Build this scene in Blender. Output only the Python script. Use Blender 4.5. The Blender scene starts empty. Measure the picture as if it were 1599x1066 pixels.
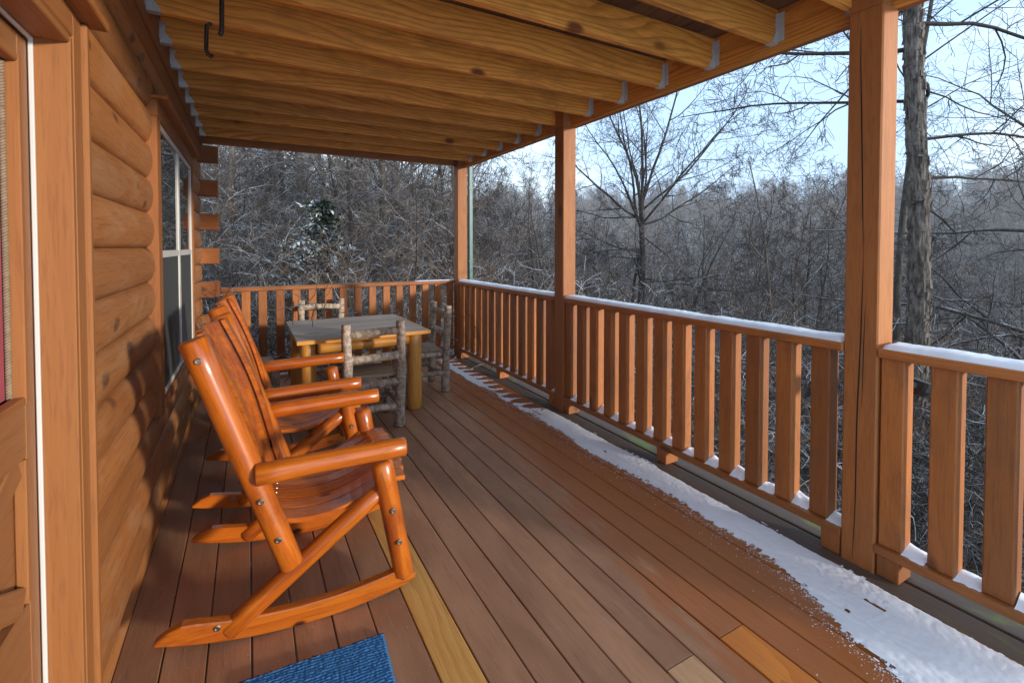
import bpy, bmesh, math, random
import numpy as np
from mathutils import Vector, Matrix, noise as mnoise

scene = bpy.context.scene
COL = scene.collection
R = math.radians
rnd = random.Random(7)

# ------------------------------------------------------------------ camera
CAM_H, YAW, PITCH, FPX = 1.4874, 29.224, 1.367, 738.4
cam = bpy.data.cameras.new('camera'); cam_o = bpy.data.objects.new('camera', cam); COL.objects.link(cam_o)
cam.sensor_width = 36.0; cam.lens = FPX * 36.0 / 1599.0
cam.shift_y = -(533.0 - 404.0) / 1599.0
cam.clip_start = 0.05; cam.clip_end = 3000
cam_o.location = (0, 0, CAM_H)
cam_o.rotation_euler = (R(90 - PITCH), 0, -R(YAW))
scene.camera = cam_o

# ------------------------------------------------------------------ world
SUN_AZ, SUN_EL = 30.0, 8.5            # low sun behind and right of the viewer, standing in for a flash
w = bpy.data.worlds.new('World'); scene.world = w; w.use_nodes = True
nt = w.node_tree; nt.nodes.clear()
def N(t, **k):
    n = nt.nodes.new(t)
    for a, b in k.items(): setattr(n, a, b)
    return n
sky = N('ShaderNodeTexSky', sky_type='NISHITA', sun_disc=False, sun_elevation=R(SUN_EL), sun_rotation=R(180 - SUN_AZ),
        altitude=200, air_density=1.0, dust_density=0.25, ozone_density=2.5)
tc = N('ShaderNodeTexCoord'); mp = N('ShaderNodeMapping'); mp.inputs['Scale'].default_value = (1, 1, 2.6)
mp.inputs['Location'].default_value = (0.35, 0.2, 0.1)
nz = N('ShaderNodeTexNoise'); nz.inputs['Scale'].default_value = 1.3; nz.inputs['Detail'].default_value = 5; nz.inputs['Roughness'].default_value = .5
cr = N('ShaderNodeValToRGB'); cr.color_ramp.elements[0].position = .36; cr.color_ramp.elements[1].position = .72
cr.color_ramp.elements[0].color = (.75, .75, .75, 1); cr.color_ramp.elements[1].color = (.95, .95, .95, 1)
cc = N('ShaderNodeValToRGB'); cc.color_ramp.elements[0].position = .44; cc.color_ramp.elements[1].position = .66
cc.color_ramp.elements[0].color = (.38, .56, .82, 1); cc.color_ramp.elements[1].color = (.80, .93, .97, 1)
cs = N('ShaderNodeVectorMath', operation='SCALE'); cs.inputs['Scale'].default_value = 7.7
mx = N('ShaderNodeMix', data_type='RGBA')
bg = N('ShaderNodeBackground'); bg.inputs['Strength'].default_value = 0.14
out = N('ShaderNodeOutputWorld')
L = nt.links.new
L(tc.outputs['Generated'], mp.inputs['Vector']); L(mp.outputs[0], nz.inputs['Vector']); L(nz.outputs['Fac'], cr.inputs[0])
L(nz.outputs['Fac'], cc.inputs[0]); L(cc.outputs[0], cs.inputs[0]); L(cs.outputs[0], mx.inputs[7]); L(cr.outputs[0], mx.inputs[0]); L(sky.outputs[0], mx.inputs[6]); L(mx.outputs[2], bg.inputs[0]); L(bg.outputs[0], out.inputs[0])

# ------------------------------------------------------------------ sun lamp in place of a flash
sl = bpy.data.lights.new('sun', 'SUN'); sl.energy = 2.7; sl.angle = R(4.0); sl.color = (1.0, .92, .80)
so = bpy.data.objects.new('sun', sl); COL.objects.link(so)
sd = Vector((-math.sin(R(SUN_AZ)) * math.cos(R(SUN_EL)), math.cos(R(SUN_AZ)) * math.cos(R(SUN_EL)), -math.sin(R(SUN_EL))))
so.rotation_euler = sd.to_track_quat('-Z', 'Y').to_euler(); so.location = (6, -10, 6)

scene.view_settings.view_transform = 'Standard'; scene.view_settings.look = 'None'
scene.view_settings.exposure = 1.05; scene.view_settings.gamma = 1.0; scene.view_settings.use_curve_mapping = False
scene.render.engine = 'CYCLES'
scene.cycles.caustics_reflective = False; scene.cycles.caustics_refractive = False; scene.cycles.sample_clamp_indirect = 4
scene.cycles.max_bounces = 5; scene.cycles.diffuse_bounces = 4; scene.cycles.glossy_bounces = 2

# ================================================================== materials
class NT:
    """small helper for building node materials"""
    def __init__(s, name):
        s.m = bpy.data.materials.new(name); s.m.use_nodes = True
        s.t = s.m.node_tree; s.t.nodes.clear()
        s.out = s.n('ShaderNodeOutputMaterial'); s.b = s.n('ShaderNodeBsdfPrincipled')
        s.l(s.b.outputs[0], s.out.inputs[0])
    def n(s, t, **k):
        x = s.t.nodes.new(t)
        for a, b in k.items(): setattr(x, a, b)
        return x
    def l(s, a, b): s.t.links.new(a, b)
    def math(s, op, a, b=None, c=None, clamp=False):
        x = s.n('ShaderNodeMath', operation=op, use_clamp=clamp)
        for i, v in enumerate((a, b, c)):
            if v is None: continue
            if isinstance(v, (int, float)): x.inputs[i].default_value = v
            else: s.l(v, x.inputs[i])
        return x.outputs[0]
    def mix(s, f, a, b, mode='MIX'):
        x = s.n('ShaderNodeMix', data_type='RGBA', blend_type=mode)
        for i, v in ((0, f), (6, a), (7, b)):
            if isinstance(v, (int, float)): x.inputs[i].default_value = v
            elif isinstance(v, tuple): x.inputs[i].default_value = v if len(v) == 4 else (*v, 1)
            else: s.l(v, x.inputs[i])
        return x.outputs[2]
    def ramp(s, f, stops):
        x = s.n('ShaderNodeMapRange', interpolation_type='SMOOTHSTEP')
        x.inputs[1].default_value, x.inputs[2].default_value = stops[0], stops[1]
        x.inputs[3].default_value, x.inputs[4].default_value = (stops[2], stops[3]) if len(stops) > 2 else (0, 1)
        s.l(f, x.inputs[0]); return x.outputs[0]
    def noise(s, vec, scale, detail=4, rough=.55, dist=0):
        x = s.n('ShaderNodeTexNoise'); x.inputs['Scale'].default_value = scale; x.inputs['Detail'].default_value = detail
        x.inputs['Roughness'].default_value = rough; x.inputs['Distortion'].default_value = dist
        s.l(vec, x.inputs['Vector']); return x.outputs['Fac']
    def coords(s, scale=(1, 1, 1), jitter=True, kind='Object'):
        tc = s.n('ShaderNodeTexCoord'); v = tc.outputs[kind]
        if jitter:
            oi = s.n('ShaderNodeObjectInfo'); c = s.n('ShaderNodeCombineXYZ')
            s.l(s.math('MULTIPLY', oi.outputs['Random'], 31.7), c.inputs[0]); s.l(s.math('MULTIPLY', oi.outputs['Random'], 17.3), c.inputs[1]); s.l(s.math('MULTIPLY', oi.outputs['Random'], 23.9), c.inputs[2])
            a = s.n('ShaderNodeVectorMath', operation='ADD'); s.l(v, a.inputs[0]); s.l(c.outputs[0], a.inputs[1]); v = a.outputs[0]
        m = s.n('ShaderNodeVectorMath', operation='MULTIPLY'); s.l(v, m.inputs[0]); m.inputs[1].default_value = scale
        return m.outputs[0]
    def bump(s, h, strength, dist=.01):
        b = s.n('ShaderNodeBump'); b.inputs['Strength'].default_value = strength; b.inputs['Distance'].default_value = dist
        s.l(h, b.inputs['Height']); s.l(b.outputs[0], s.b.inputs['Normal'])
    def rand(s): return s.n('ShaderNodeObjectInfo').outputs['Random']

def wood(name, c1, c2, dark, grain=.5, knots=.8, rough=.6, bump=.25, ringscale=9., vary=.25, coat=0., specks=0., mottle=None, knot_cell=2.6, warp=.22):
    """timber whose local X is the length of the piece"""
    k = NT(name)
    p = k.coords((1, 1, 1))
    st = k.n('ShaderNodeVectorMath', operation='MULTIPLY'); k.l(p, st.inputs[0]); st.inputs[1].default_value = (.16, 1, 1)
    wv = k.n('ShaderNodeTexWave', wave_type='RINGS', rings_direction='X', wave_profile='SAW')
    wv.inputs['Scale'].default_value = ringscale; wv.inputs['Distortion'].default_value = 5.5; wv.inputs['Detail'].default_value = 2.2
    wv.inputs['Detail Scale'].default_value = .9; wv.inputs['Detail Roughness'].default_value = .45
    wp = k.n('ShaderNodeVectorMath', operation='MULTIPLY'); k.l(p, wp.inputs[0]); wp.inputs[1].default_value = (.36, 2.2, 2.2)
    wn = k.n('ShaderNodeTexNoise'); wn.inputs['Scale'].default_value = 1.5; wn.inputs['Detail'].default_value = 1.5; k.l(wp.outputs[0], wn.inputs['Vector'])
    ws = k.n('ShaderNodeVectorMath', operation='MULTIPLY'); k.l(wn.outputs['Color'], ws.inputs[0]); ws.inputs[1].default_value = (0, warp, warp)
    wa = k.n('ShaderNodeVectorMath', operation='ADD'); k.l(st.outputs[0], wa.inputs[0]); k.l(ws.outputs[0], wa.inputs[1])
    k.l(wa.outputs[0], wv.inputs['Vector'])
    st2 = k.n('ShaderNodeVectorMath', operation='MULTIPLY'); k.l(p, st2.inputs[0]); st2.inputs[1].default_value = (.06, 1, 1)
    fib = k.noise(st2.outputs[0], 130, 3, .6)
    big = k.noise(st.outputs[0], 5, 3, .5)
    g = k.math('MULTIPLY', wv.outputs['Fac'], grain)
    f = k.math('ADD', k.math('MULTIPLY', big, .9), k.math('SUBTRACT', g, .25), clamp=True)
    col = k.mix(f, c1, c2)
    if grain > .9: col = k.mix(k.math('MULTIPLY', k.ramp(wv.outputs['Fac'], (.45, .95)), .75), k.mix(k.math('MULTIPLY', big, .8), c1, c2), tuple(a * .55 + b * .45 for a, b in zip(c2, dark)))
    col = k.mix(k.math('MULTIPLY', k.ramp(fib, (.48, .72)), .36), col, dark)
    # knots
    kv = k.n('ShaderNodeVectorMath', operation='MULTIPLY'); k.l(p, kv.inputs[0]); kv.inputs[1].default_value = (.55, 1, 1)
    vo = k.n('ShaderNodeTexVoronoi', feature='F1'); vo.inputs['Scale'].default_value = knot_cell; k.l(kv.outputs[0], vo.inputs['Vector'])
    wob = k.math('ADD', vo.outputs['Distance'], k.math('MULTIPLY', k.math('SUBTRACT', big, .5), .05))
    kn = k.math('MULTIPLY', k.ramp(wob, (.06, .15, 1, 0)), knots)
    col = k.mix(kn, col, dark)
    # piece-to-piece variation
    hs = k.n('ShaderNodeHueSaturation'); k.l(col, hs.inputs['Color'])
    k.l(k.math('ADD', k.math('MULTIPLY', k.rand(), vary * 2), 1 - vary), hs.inputs['Value'])
    col = hs.outputs[0]
    if mottle:
        mm = k.noise(k.coords((.35, 1, 1)), 6, 5, .65, .6)
        col = k.mix(k.math('MULTIPLY', k.ramp(mm, (.46, .66)), mottle[1]), col, mottle[0])
    if specks:
        sp = k.noise(p, 170, 2, .5); col = k.mix(k.math('MULTIPLY', k.ramp(sp, (.70, .76)), specks), col, (.6, .52, .42))
    k.l(col, k.b.inputs['Base Color'])
    k.l(k.math('ADD', rough - .1, k.math('MULTIPLY', fib, .2)), k.b.inputs['Roughness'])
    k.bump(fib, bump, .004)
    if coat:
        k.b.inputs['Coat Weight'].default_value = coat; k.b.inputs['Coat Roughness'].default_value = .16
    return k.m

M = {}
M['stain'] = wood('orange_brown_stained_timber', (0.4, 0.142, 0.033), (0.29, 0.09, 0.019), (0.1, 0.027, 0.007), .22, .75, .62, .22, 8, .14, mottle=((.24, .085, .03), .35))
M['rail'] = wood('railing_stain', (0.44, 0.148, 0.031), (0.31, 0.092, 0.018), (0.095, 0.025, 0.006), .25, .9, .6, .28, 9, .28, specks=.5, mottle=((.20, .075, .026), .5), knot_cell=3.6)
M['joist'] = wood('pine_joist', (0.92, 0.405, 0.07), (0.76, 0.255, 0.029), (0.18, 0.042, 0.006), 1.0, 1.0, .6, .35, 13, .16, mottle=((.42, .15, .022), .5), knot_cell=3.6, warp=.30)
M['log'] = wood('log_siding', (0.43, 0.168, 0.045), (0.3, 0.102, 0.023), (0.075, 0.024, 0.008), .3, .9, .62, .2, 6, .2, mottle=((.47, .25, .12), .45), knot_cell=4.2)
M['casing'] = wood('door_casing_stain', (0.38, 0.148, 0.042), (0.3, 0.106, 0.026), (0.16, 0.05, 0.013), .3, .2, .55, .12, 10, .05)
M['door'] = wood('door_stain', (0.3444, 0.1435, 0.0496), (0.2706, 0.0984, 0.0288), (0.1640, 0.0574, 0.0160), .3, .15, .5, .1, 8, .03)
M['rocker'] = wood('varnished_cedar_log', (0.6, 0.165, 0.01), (0.38, 0.066, 0.005), (0.055, 0.009, 0.003), .5, 1.0, .3, .06, 7, .14, coat=.4, knot_cell=7.5, mottle=((.20, .028, .005), .65))
M['rocker_dark'] = wood('dark_heartwood', (.085, .026, .018), (.055, .018, .014), (.03, .01, .008), .4, .3, .35, .06, 9, .1, coat=.4)
M['pine_leg'] = wood('golden_pine_log', (.72, .32, .055), (.56, .21, .03), (.17, .06, .015), .35, .9, .42, .1, 8, .08, coat=.2, knot_cell=4)
M['table_top'] = wood('weathered_table_top', (0.46, 0.38, 0.31), (0.32, 0.26, 0.21), (0.09, 0.065, 0.05), .5, .6, .6, .2, 10, .15, mottle=((.30, .19, .10), .4))
M['grey_plank'] = wood('weathered_grey_plank', (.36, .26, .17), (.24, .17, .11), (.10, .06, .04), .5, .6, .75, .3, 10, .15)
M['new_board'] = wood('new_yellow_pine_board', (0.66, 0.36, 0.095), (0.54, 0.25, 0.052), (0.26, 0.1, 0.024), .8, .5, .6, .2, 12, .05)
M['orange_board'] = wood('wet_orange_pine_board', (0.68, 0.22, 0.018), (0.5, 0.14, 0.01), (0.24, 0.06, 0.008), .8, .4, .4, .2, 12, .05, coat=.15)
M['tan_board'] = wood('pale_tan_board', (0.52, 0.3, 0.155), (0.44, 0.23, 0.1), (0.24, 0.11, 0.04), .5, .4, .6, .2, 12, .05)
M['old_decking'] = wood('darkened_aged_decking', (.16, .070, .026), (.09, .036, .014), (.03, .012, .006), .5, .6, .7, .3, 10, .3)  # aged boards, taken darker to deepen the shade between the joists
M['teal'] = wood('teal_painted_metal', (0.0150, 0.1000, 0.0950), (0.0150, 0.0850, 0.0850), (0.0100, 0.0500, 0.0500), .1, 0, .4, .05, 4, .03)

def deck_mat():
    k = NT('painted_deck_board')
    p = k.coords((1, 1, 1)); st = k.coords((.07, 1, 1)); pos = k.n('ShaderNodeNewGeometry').outputs['Position']
    fib = k.noise(st, 90, 4, .6); blot = k.noise(k.coords((.3, 1, 1)), 7, 5, .6, .4)
    col = k.mix(k.ramp(blot, (.3, .7)), (.285, .132, .064), (.390, .192, .100))
    col = k.mix(k.math('MULTIPLY', k.ramp(fib, (.55, .8)), .5), col, (.12, .052, .028))
    hs = k.n('ShaderNodeHueSaturation'); k.l(col, hs.inputs['Color']); k.l(k.math('ADD', k.math('MULTIPLY', k.rand(), .34), .82), hs.inputs['Value']); col = hs.outputs[0]
    # pale scuffs and worn paint
    wear = k.noise(k.coords((.12, 1, 1), kind='Object'), 26, 6, .7); col = k.mix(k.math('MULTIPLY', k.ramp(wear, (.62, .72)), .55), col, (.40, .24, .165))
    sp = k.noise(p, 120, 2, .4); col = k.mix(k.math('MULTIPLY', k.ramp(sp, (.745, .77)), .8), col, (.55, .47, .40))
    # meltwater soaked into the boards beside the snow
    sx = k.n('ShaderNodeSeparateXYZ'); k.l(pos, sx.inputs[0])
    wn = k.noise(pos, 2.2, 5, .6); pm = k.n('ShaderNodeVectorMath', operation='MULTIPLY'); k.l(pos, pm.inputs[0]); pm.inputs[1].default_value = (5, .9, 1)
    wn2 = k.noise(pm.outputs[0], 3.0, 5, .65)
    edge = k.math('ADD', sx.outputs[0], k.math('ADD', k.math('MULTIPLY', k.math('SUBTRACT', wn, .5), .35), k.math('MULTIPLY', k.math('SUBTRACT', wn2, .5), 1.0)))
    edge = k.math('ADD', edge, k.math('MULTIPLY', k.math('SUBTRACT', 3.0, sx.outputs[1]), .10))
    wet = k.ramp(edge, (1.62, 1.74))
    fw = k.ramp(edge, (1.95, 2.2))
    col = k.mix(k.math('MULTIPLY', wet, .85), col, k.mix(fib, (.42, .125, .018), (.25, .068, .010)))
    col = k.mix(k.math('MULTIPLY', fw, .35), col, (.30, .085, .014))
    k.l(col, k.b.inputs['Base Color'])
    k.l(k.math('SUBTRACT', k.math('ADD', .55, k.math('MULTIPLY', fib, .2)), k.math('MULTIPLY', wet, .25)), k.b.inputs['Roughness'])
    k.bump(k.math('ADD', fib, k.math('MULTIPLY', blot, .5)), .3, .003)
    return k.m
M['deck'] = deck_mat()

def mossy_mat():
    k = NT('mossy_weathered_deck_edge'); st = k.coords((.07, 1, 1)); fib = k.noise(st, 70, 4, .6)
    col = k.mix(fib, (.075, .045, .030), (.15, .098, .068))
    ms = k.noise(k.coords((.5, 1, 1)), 4.5, 5, .6); col = k.mix(k.ramp(ms, (.56, .68)), col, (.15, .17, .035))
    k.l(col, k.b.inputs['Base Color']); k.b.inputs['Roughness'].default_value = .7; k.bump(fib, .3, .003)
    return k.m
M['moss'] = mossy_mat()

def plain(name, col, rough=.5, metal=0, nscale=40, var=.15, bump=0, spec=.5):
    k = NT(name); p = k.coords(); n = k.noise(p, nscale, 4)
    c = k.mix(n, tuple(x * (1 - var) for x in col), tuple(min(1, x * (1 + var)) for x in col))
    k.l(c, k.b.inputs['Base Color']); k.b.inputs['Roughness'].default_value = rough; k.b.inputs['Metallic'].default_value = metal
    k.b.inputs['Specular IOR Level'].default_value = spec
    if bump: k.bump(n, bump, .003)
    return k.m
M['steel'] = plain('galvanised_steel', (.68, .69, .70), .45, .5, 60, .25)
M['bolt'] = plain('zinc_bolt', (.45, .42, .36), .3, 1, 80, .2)
M['iron'] = plain('dark_iron', (.045, .032, .028), .5, .3, 60, .3)
M['white_vinyl'] = plain('white_vinyl', (.72, .70, .66), .35, 0, 6, .05)
M['screen'] = plain('insect_screen', (.055, .06, .062), .7, 0, 300, .3)
M['red_cloth'] = plain('red_curtain', (.42, .07, .09), .8, 0, 9, .2)
M['black'] = plain('dark_interior', (.012, .011, .01), .9, 0, 5, .2)
M['gap'] = plain('dark_underdeck', (.03, .022, .018), .95, 0, 8, .3)
M['dome'] = plain('dark_blue_grey_housing', (.018, .024, .03), .35, 0, 20, .2)

def glass_mat():
    k = NT('window_glass'); p = k.coords((1, 1, 1), False)
    k.b.inputs['Base Color'].default_value = (.02, .024, .026, 1); k.b.inputs['Roughness'].default_value = .015
    k.b.inputs['Specular IOR Level'].default_value = .9; k.b.inputs['IOR'].default_value = 1.6
    k.bump(k.noise(p, 1.5, 1), .03, .01)
    return k.m
M['glass'] = glass_mat()

def bark_mat(name, c1, c2, snow=.8, scale=18, stretch=.25, bump=.6, lo=.35, hi=.75):
    k = NT(name); p = k.coords((1, 1, stretch)); n = k.noise(p, scale, 5, .65)
    col = k.mix(k.ramp(n, (.35, .65)), c1, c2)
    hs = k.n('ShaderNodeHueSaturation'); k.l(col, hs.inputs['Color']); k.l(k.math('ADD', k.math('MULTIPLY', k.rand(), .5), .75), hs.inputs['Value']); col = hs.outputs[0]
    if snow:                                    # snow lodged on the upper side of the wood
        g = k.n('ShaderNodeNewGeometry'); sx = k.n('ShaderNodeSeparateXYZ'); k.l(g.outputs['Normal'], sx.inputs[0])
        patch = k.noise(k.coords((1, 1, 1), False), 2.1, 3, .6)
        f = k.math('MULTIPLY', k.ramp(sx.outputs[2], (lo, hi)), k.math('MULTIPLY', k.ramp(patch, (.42, .62)), snow))
        col = k.mix(f, col, (.75, .78, .83))
    k.l(col, k.b.inputs['Base Color']); k.b.inputs['Roughness'].default_value = .85; k.b.inputs['Specular IOR Level'].default_value = .2
    if bump: k.bump(n, bump, .01)
    return k.m
M['bark'] = bark_mat('grey_bark', (.085, .066, .052), (.175, .140, .112), .6)
M['bark_dark'] = bark_mat('dark_bark', (.040, .032, .027), (.090, .070, .056), .5)
M['twig'] = bark_mat('twig_bark', (.095, .070, .054), (.180, .138, .108), .8, 30, 1, 0)
M['twig_dark'] = bark_mat('dark_twig_bark', (.030, .024, .022), (.065, .050, .044), .4, 30, 1, 0)
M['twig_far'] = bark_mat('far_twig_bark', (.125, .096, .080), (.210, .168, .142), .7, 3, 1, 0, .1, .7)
M['brush'] = bark_mat('bramble_stem', (.105, .070, .047), (.205, .145, .100), .95, 20, 1, 0, .2, .7)
M['ivy'] = bark_mat('cedar_foliage', (.022, .040, .028), (.055, .085, .055), 1.0, 9, 1, 0, .0, .6)
M['hero_bark'] = bark_mat('shaggy_bark', (.055, .043, .036), (.21, .175, .145), 0, 22, .3, 1.0)
M['rustic'] = bark_mat('hickory_pole_bark', (.26, .19, .14), (.58, .46, .36), 0, 34, .3, .9)

def snow_mat(name='snow'):
    k = NT(name); p = k.coords(jitter=False); n = k.noise(p, 60, 5, .7); n2 = k.noise(p, 7, 3)
    k.l(k.mix(n2, (.78, .80, .86), (.90, .91, .94)), k.b.inputs['Base Color'])
    k.b.inputs['Roughness'].default_value = .6; k.b.inputs['Subsurface Weight'].default_value = .0
    k.bump(n, .35, .004); return k.m
M['snow'] = snow_mat()

def ground_mat():
    k = NT('snowy_ground'); p = k.coords(jitter=False); pos = k.n('ShaderNodeNewGeometry').outputs['Position']
    n = k.noise(pos, .9, 7, .65); n2 = k.noise(pos, 6, 5, .7)
    litter = k.mix(n2, (.035, .024, .016), (.12, .078, .048))
    sx = k.n('ShaderNodeSeparateXYZ'); k.l(pos, sx.inputs[0])
    # unseen open yard kept snowy to bounce light up to the joists, leaf litter showing through under the trees
    wood_f = k.ramp(k.math('ADD', k.math('ADD', sx.outputs[1], k.math('MULTIPLY', k.math('MAXIMUM', sx.outputs[0], 0), 1.3)), k.math('MULTIPLY', n, 3)), (1.5, 6))
    thr = k.math('ADD', .18, k.math('MULTIPLY', wood_f, .40))
    f = k.ramp(k.math('SUBTRACT', k.math('ADD', k.math('MULTIPLY', n, .7), k.math('MULTIPLY', n2, .3)), thr), (-.05, .06))
    k.l(k.mix(f, litter, (.86, .87, .89)), k.b.inputs['Base Color']); k.b.inputs['Roughness'].default_value = .8
    k.bump(n2, .5, .05); return k.m
M['ground'] = ground_mat()

def rug_mat():
    k = NT('blue_chenille'); p = k.coords(jitter=False); n = k.noise(p, 160, 3, .6); n2 = k.noise(p, 14, 3)
    c = k.mix(n, (.024, .095, .23), (.075, .235, .48)); c = k.mix(k.math('MULTIPLY', n2, .35), c, (.02, .07, .17))
    k.l(c, k.b.inputs['Base Color']); k.b.inputs['Roughness'].default_value = .95; k.b.inputs['Specular IOR Level'].default_value = .1
    k.bump(n, .8, .006); return k.m
M['rug'] = rug_mat()

# ================================================================== mesh helpers
def tag(o, label=None, cat=None, group=None, kind=None):
    if label: o['label'] = label
    if cat: o['category'] = cat
    if group: o['group'] = group
    if kind: o['kind'] = kind
    return o
def put(o, parent=None):
    COL.objects.link(o)
    if parent is not None:
        o.parent = parent; o.matrix_parent_inverse = parent.matrix_basis.inverted()
    return o
def empty(name, loc=(0, 0, 0), label=None, cat=None, group=None, kind=None):
    o = bpy.data.objects.new(name, None); o.location = loc; o.empty_display_size = .1; put(o)
    return tag(o, label, cat, group, kind)
def meshobj(name, V, F, mat, parent=None, smooth=False):
    me = bpy.data.meshes.new(name); me.from_pydata([tuple(v) for v in V], [], F); me.materials.append(M[mat] if isinstance(mat, str) else mat)
    if smooth: me.polygons.foreach_set('use_smooth', [True] * len(me.polygons))
    me.update(); o = bpy.data.objects.new(name, me); return put(o, parent)
_cache = {}
def boxmesh(name, dims, mat, ch):
    key = (tuple(round(d, 4) for d in dims), mat, ch)
    if key in _cache: return _cache[key]
    bm = bmesh.new(); bmesh.ops.create_cube(bm, size=1)
    for v in bm.verts: v.co = Vector((v.co.x * dims[0], v.co.y * dims[1], v.co.z * dims[2]))
    if ch: bmesh.ops.bevel(bm, geom=list(bm.edges), offset=ch, segments=1, affect='EDGES', profile=.5)
    me = bpy.data.meshes.new(name); bm.to_mesh(me); bm.free(); me.materials.append(M[mat]); _cache[key] = me
    return me
AX = {'x': Matrix.Identity(3), 'y': Matrix(((0, -1, 0), (1, 0, 0), (0, 0, 1))), 'z': Matrix(((0, 0, -1), (0, 1, 0), (1, 0, 0)))}
def beam(name, lo, hi, axis, mat, parent=None, ch=.003, tilt=0):
    """box between two world corners; local X runs along `axis`"""
    lo = Vector(lo); hi = Vector(hi); s = hi - lo; c = (lo + hi) / 2
    d = {'x': (s.x, s.y, s.z), 'y': (s.y, s.x, s.z), 'z': (s.z, s.y, s.x)}[axis]
    o = bpy.data.objects.new(name, boxmesh(name, d, mat, ch))
    m = AX[axis]
    if tilt: m = m @ Matrix.Rotation(tilt, 3, 'X')
    o.matrix_basis = Matrix.Translation(c) @ m.to_4x4()
    return put(o, parent)

def frames(path):
    P = [Vector(p) for p in path]; n = len(P); T = []
    for i in range(n):
        t = (P[min(i + 1, n - 1)] - P[max(i - 1, 0)]); T.append(t.normalized())
    a = Vector((0, 0, 1)) if abs(T[0].z) < .9 else Vector((1, 0, 0))
    u = T[0].cross(a).normalized(); Fm = []
    for i in range(n):
        u = (u - T[i] * u.dot(T[i])).normalized(); Fm.append((u, T[i].cross(u)))
    return P, T, Fm
def tube(V, F, path, rad, n=8, cap=True, jit=None, chamfer=0.):
    P, T, Fm = frames(path)
    if chamfer:      # pencil the ends
        P = [P[0] - T[0] * 0, *P, P[-1]]; Fm = [Fm[0], *Fm, Fm[-1]]; rad = [rad[0] * (1 - chamfer), *rad, rad[-1] * (1 - chamfer)]
        d = rad[1] * chamfer
        P[1] = P[0] + T[0] * d; P[-2] = P[-1] - T[-1] * d
    b = len(V)
    for i, p in enumerate(P):
        u, v = Fm[i]
        for k in range(n):
            a = 2 * math.pi * k / n; r = rad[i]
            if jit: r *= jit(i, a, p)
            V.append(p + u * (r * math.cos(a)) + v * (r * math.sin(a)))
    for i in range(len(P) - 1):
        for k in range(n):
            k2 = (k + 1) % n; F.append((b + i * n + k, b + i * n + k2, b + (i + 1) * n + k2, b + (i + 1) * n + k))
    if cap:
        F.append(tuple(b + k for k in range(n))[::-1]); e = b + (len(P) - 1) * n; F.append(tuple(e + k for k in range(n)))
def pole(name, a, b, r0, r1, mat, parent=None, n=14, segs=6, lump=.03, bend=.0, chamfer=.22, seed=0, crook=0.):
    """a log: local X runs along it"""
    a = Vector(a); b = Vector(b); d = b - a; Ln = d.length
    rr = random.Random(seed * 131 + int(Ln * 1000)); V, F = [], []
    path = []; rad = []; ph = rr.random() * 6
    for i in range(segs + 1):
        t = i / segs
        path.append(Vector((t * Ln, bend * math.sin(math.pi * t) + crook * math.sin(5 * t + ph), crook * math.cos(4 * t + ph) - crook * math.cos(ph))))
        rad.append(r0 + (r1 - r0) * t)
    off = rr.random() * 50
    jit = lambda i, an, p: 1 + lump * 2 * (mnoise.noise(Vector((p.x * 7 + off, math.cos(an) * 1.3, math.sin(an) * 1.3))))
    tube(V, F, path, rad, n, True, jit, chamfer)
    o = meshobj(name, V, F, mat, None, False) if False else None
    me = bpy.data.meshes.new(name); me.from_pydata([tuple(v) for v in V], [], F); me.materials.append(M[mat])
    me.polygons.foreach_set('use_smooth', [len(p.vertices) < 5 for p in me.polygons]); me.update()
    o = bpy.data.objects.new(name, me)
    o.matrix_basis = Matrix.Translation(a) @ d.to_track_quat('X', 'Z').to_matrix().to_4x4()
    return put(o, parent)
def lathe(name, prof, c, axis, mat, parent=None, n=16):
    """profile [(r,h)] spun round axis through c"""
    q = Vector(axis).to_track_quat('Z', 'Y'); V, F = [], []
    for r, h in prof:
        for k in range(n):
            a = 2 * math.pi * k / n; V.append(Vector((r * math.cos(a), r * math.sin(a), h)))
    for i in range(len(prof) - 1):
        for k in range(n): F.append((i * n + k, i * n + (k + 1) % n, (i + 1) * n + (k + 1) % n, (i + 1) * n + k))
    F.append(tuple(range((len(prof) - 1) * n, len(prof) * n))); F.append(tuple(range(n))[::-1])
    me = bpy.data.meshes.new(name); me.from_pydata([tuple(v) for v in V], [], F); me.materials.append(M[mat]); me.update()
    o = bpy.data.objects.new(name, me); o.matrix_basis = Matrix.Translation(Vector(c)) @ q.to_matrix().to_4x4()
    return put(o, parent)
def sweep_poly(name, pts, th, frame, mat, parent=None, ch=.004):
    """flat outline pts (u,v) extruded th along w; frame = (origin,u,v,w)"""
    O, u, v, wv = [Vector(x) for x in frame]; bm = bmesh.new()
    vs = [bm.verts.new((p[0], p[1], -th / 2)) for p in pts]; f = bm.faces.new(vs)
    r = bmesh.ops.extrude_face_region(bm, geom=[f])
    for e in r['geom']:
        if isinstance(e, bmesh.types.BMVert): e.co.z += th
    bmesh.ops.recalc_face_normals(bm, faces=list(bm.faces))
    if ch: bmesh.ops.bevel(bm, geom=[e for e in bm.edges if e.calc_face_angle(0) > .9], offset=ch, segments=1, affect='EDGES')
    me = bpy.data.meshes.new(name); bm.to_mesh(me); bm.free(); me.materials.append(M[mat])
    o = bpy.data.objects.new(name, me); m = Matrix((u, v, wv)).transposed().to_4x4(); o.matrix_basis = Matrix.Translation(O) @ m
    return put(o, parent)
def copy_tree(o, parent=None):
    inv = o.matrix_parent_inverse.copy(); c = o.copy(); COL.objects.link(c); c.parent = parent; c.matrix_parent_inverse = inv
    for ch in list(o.children): copy_tree(ch, c)
    return c

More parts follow.
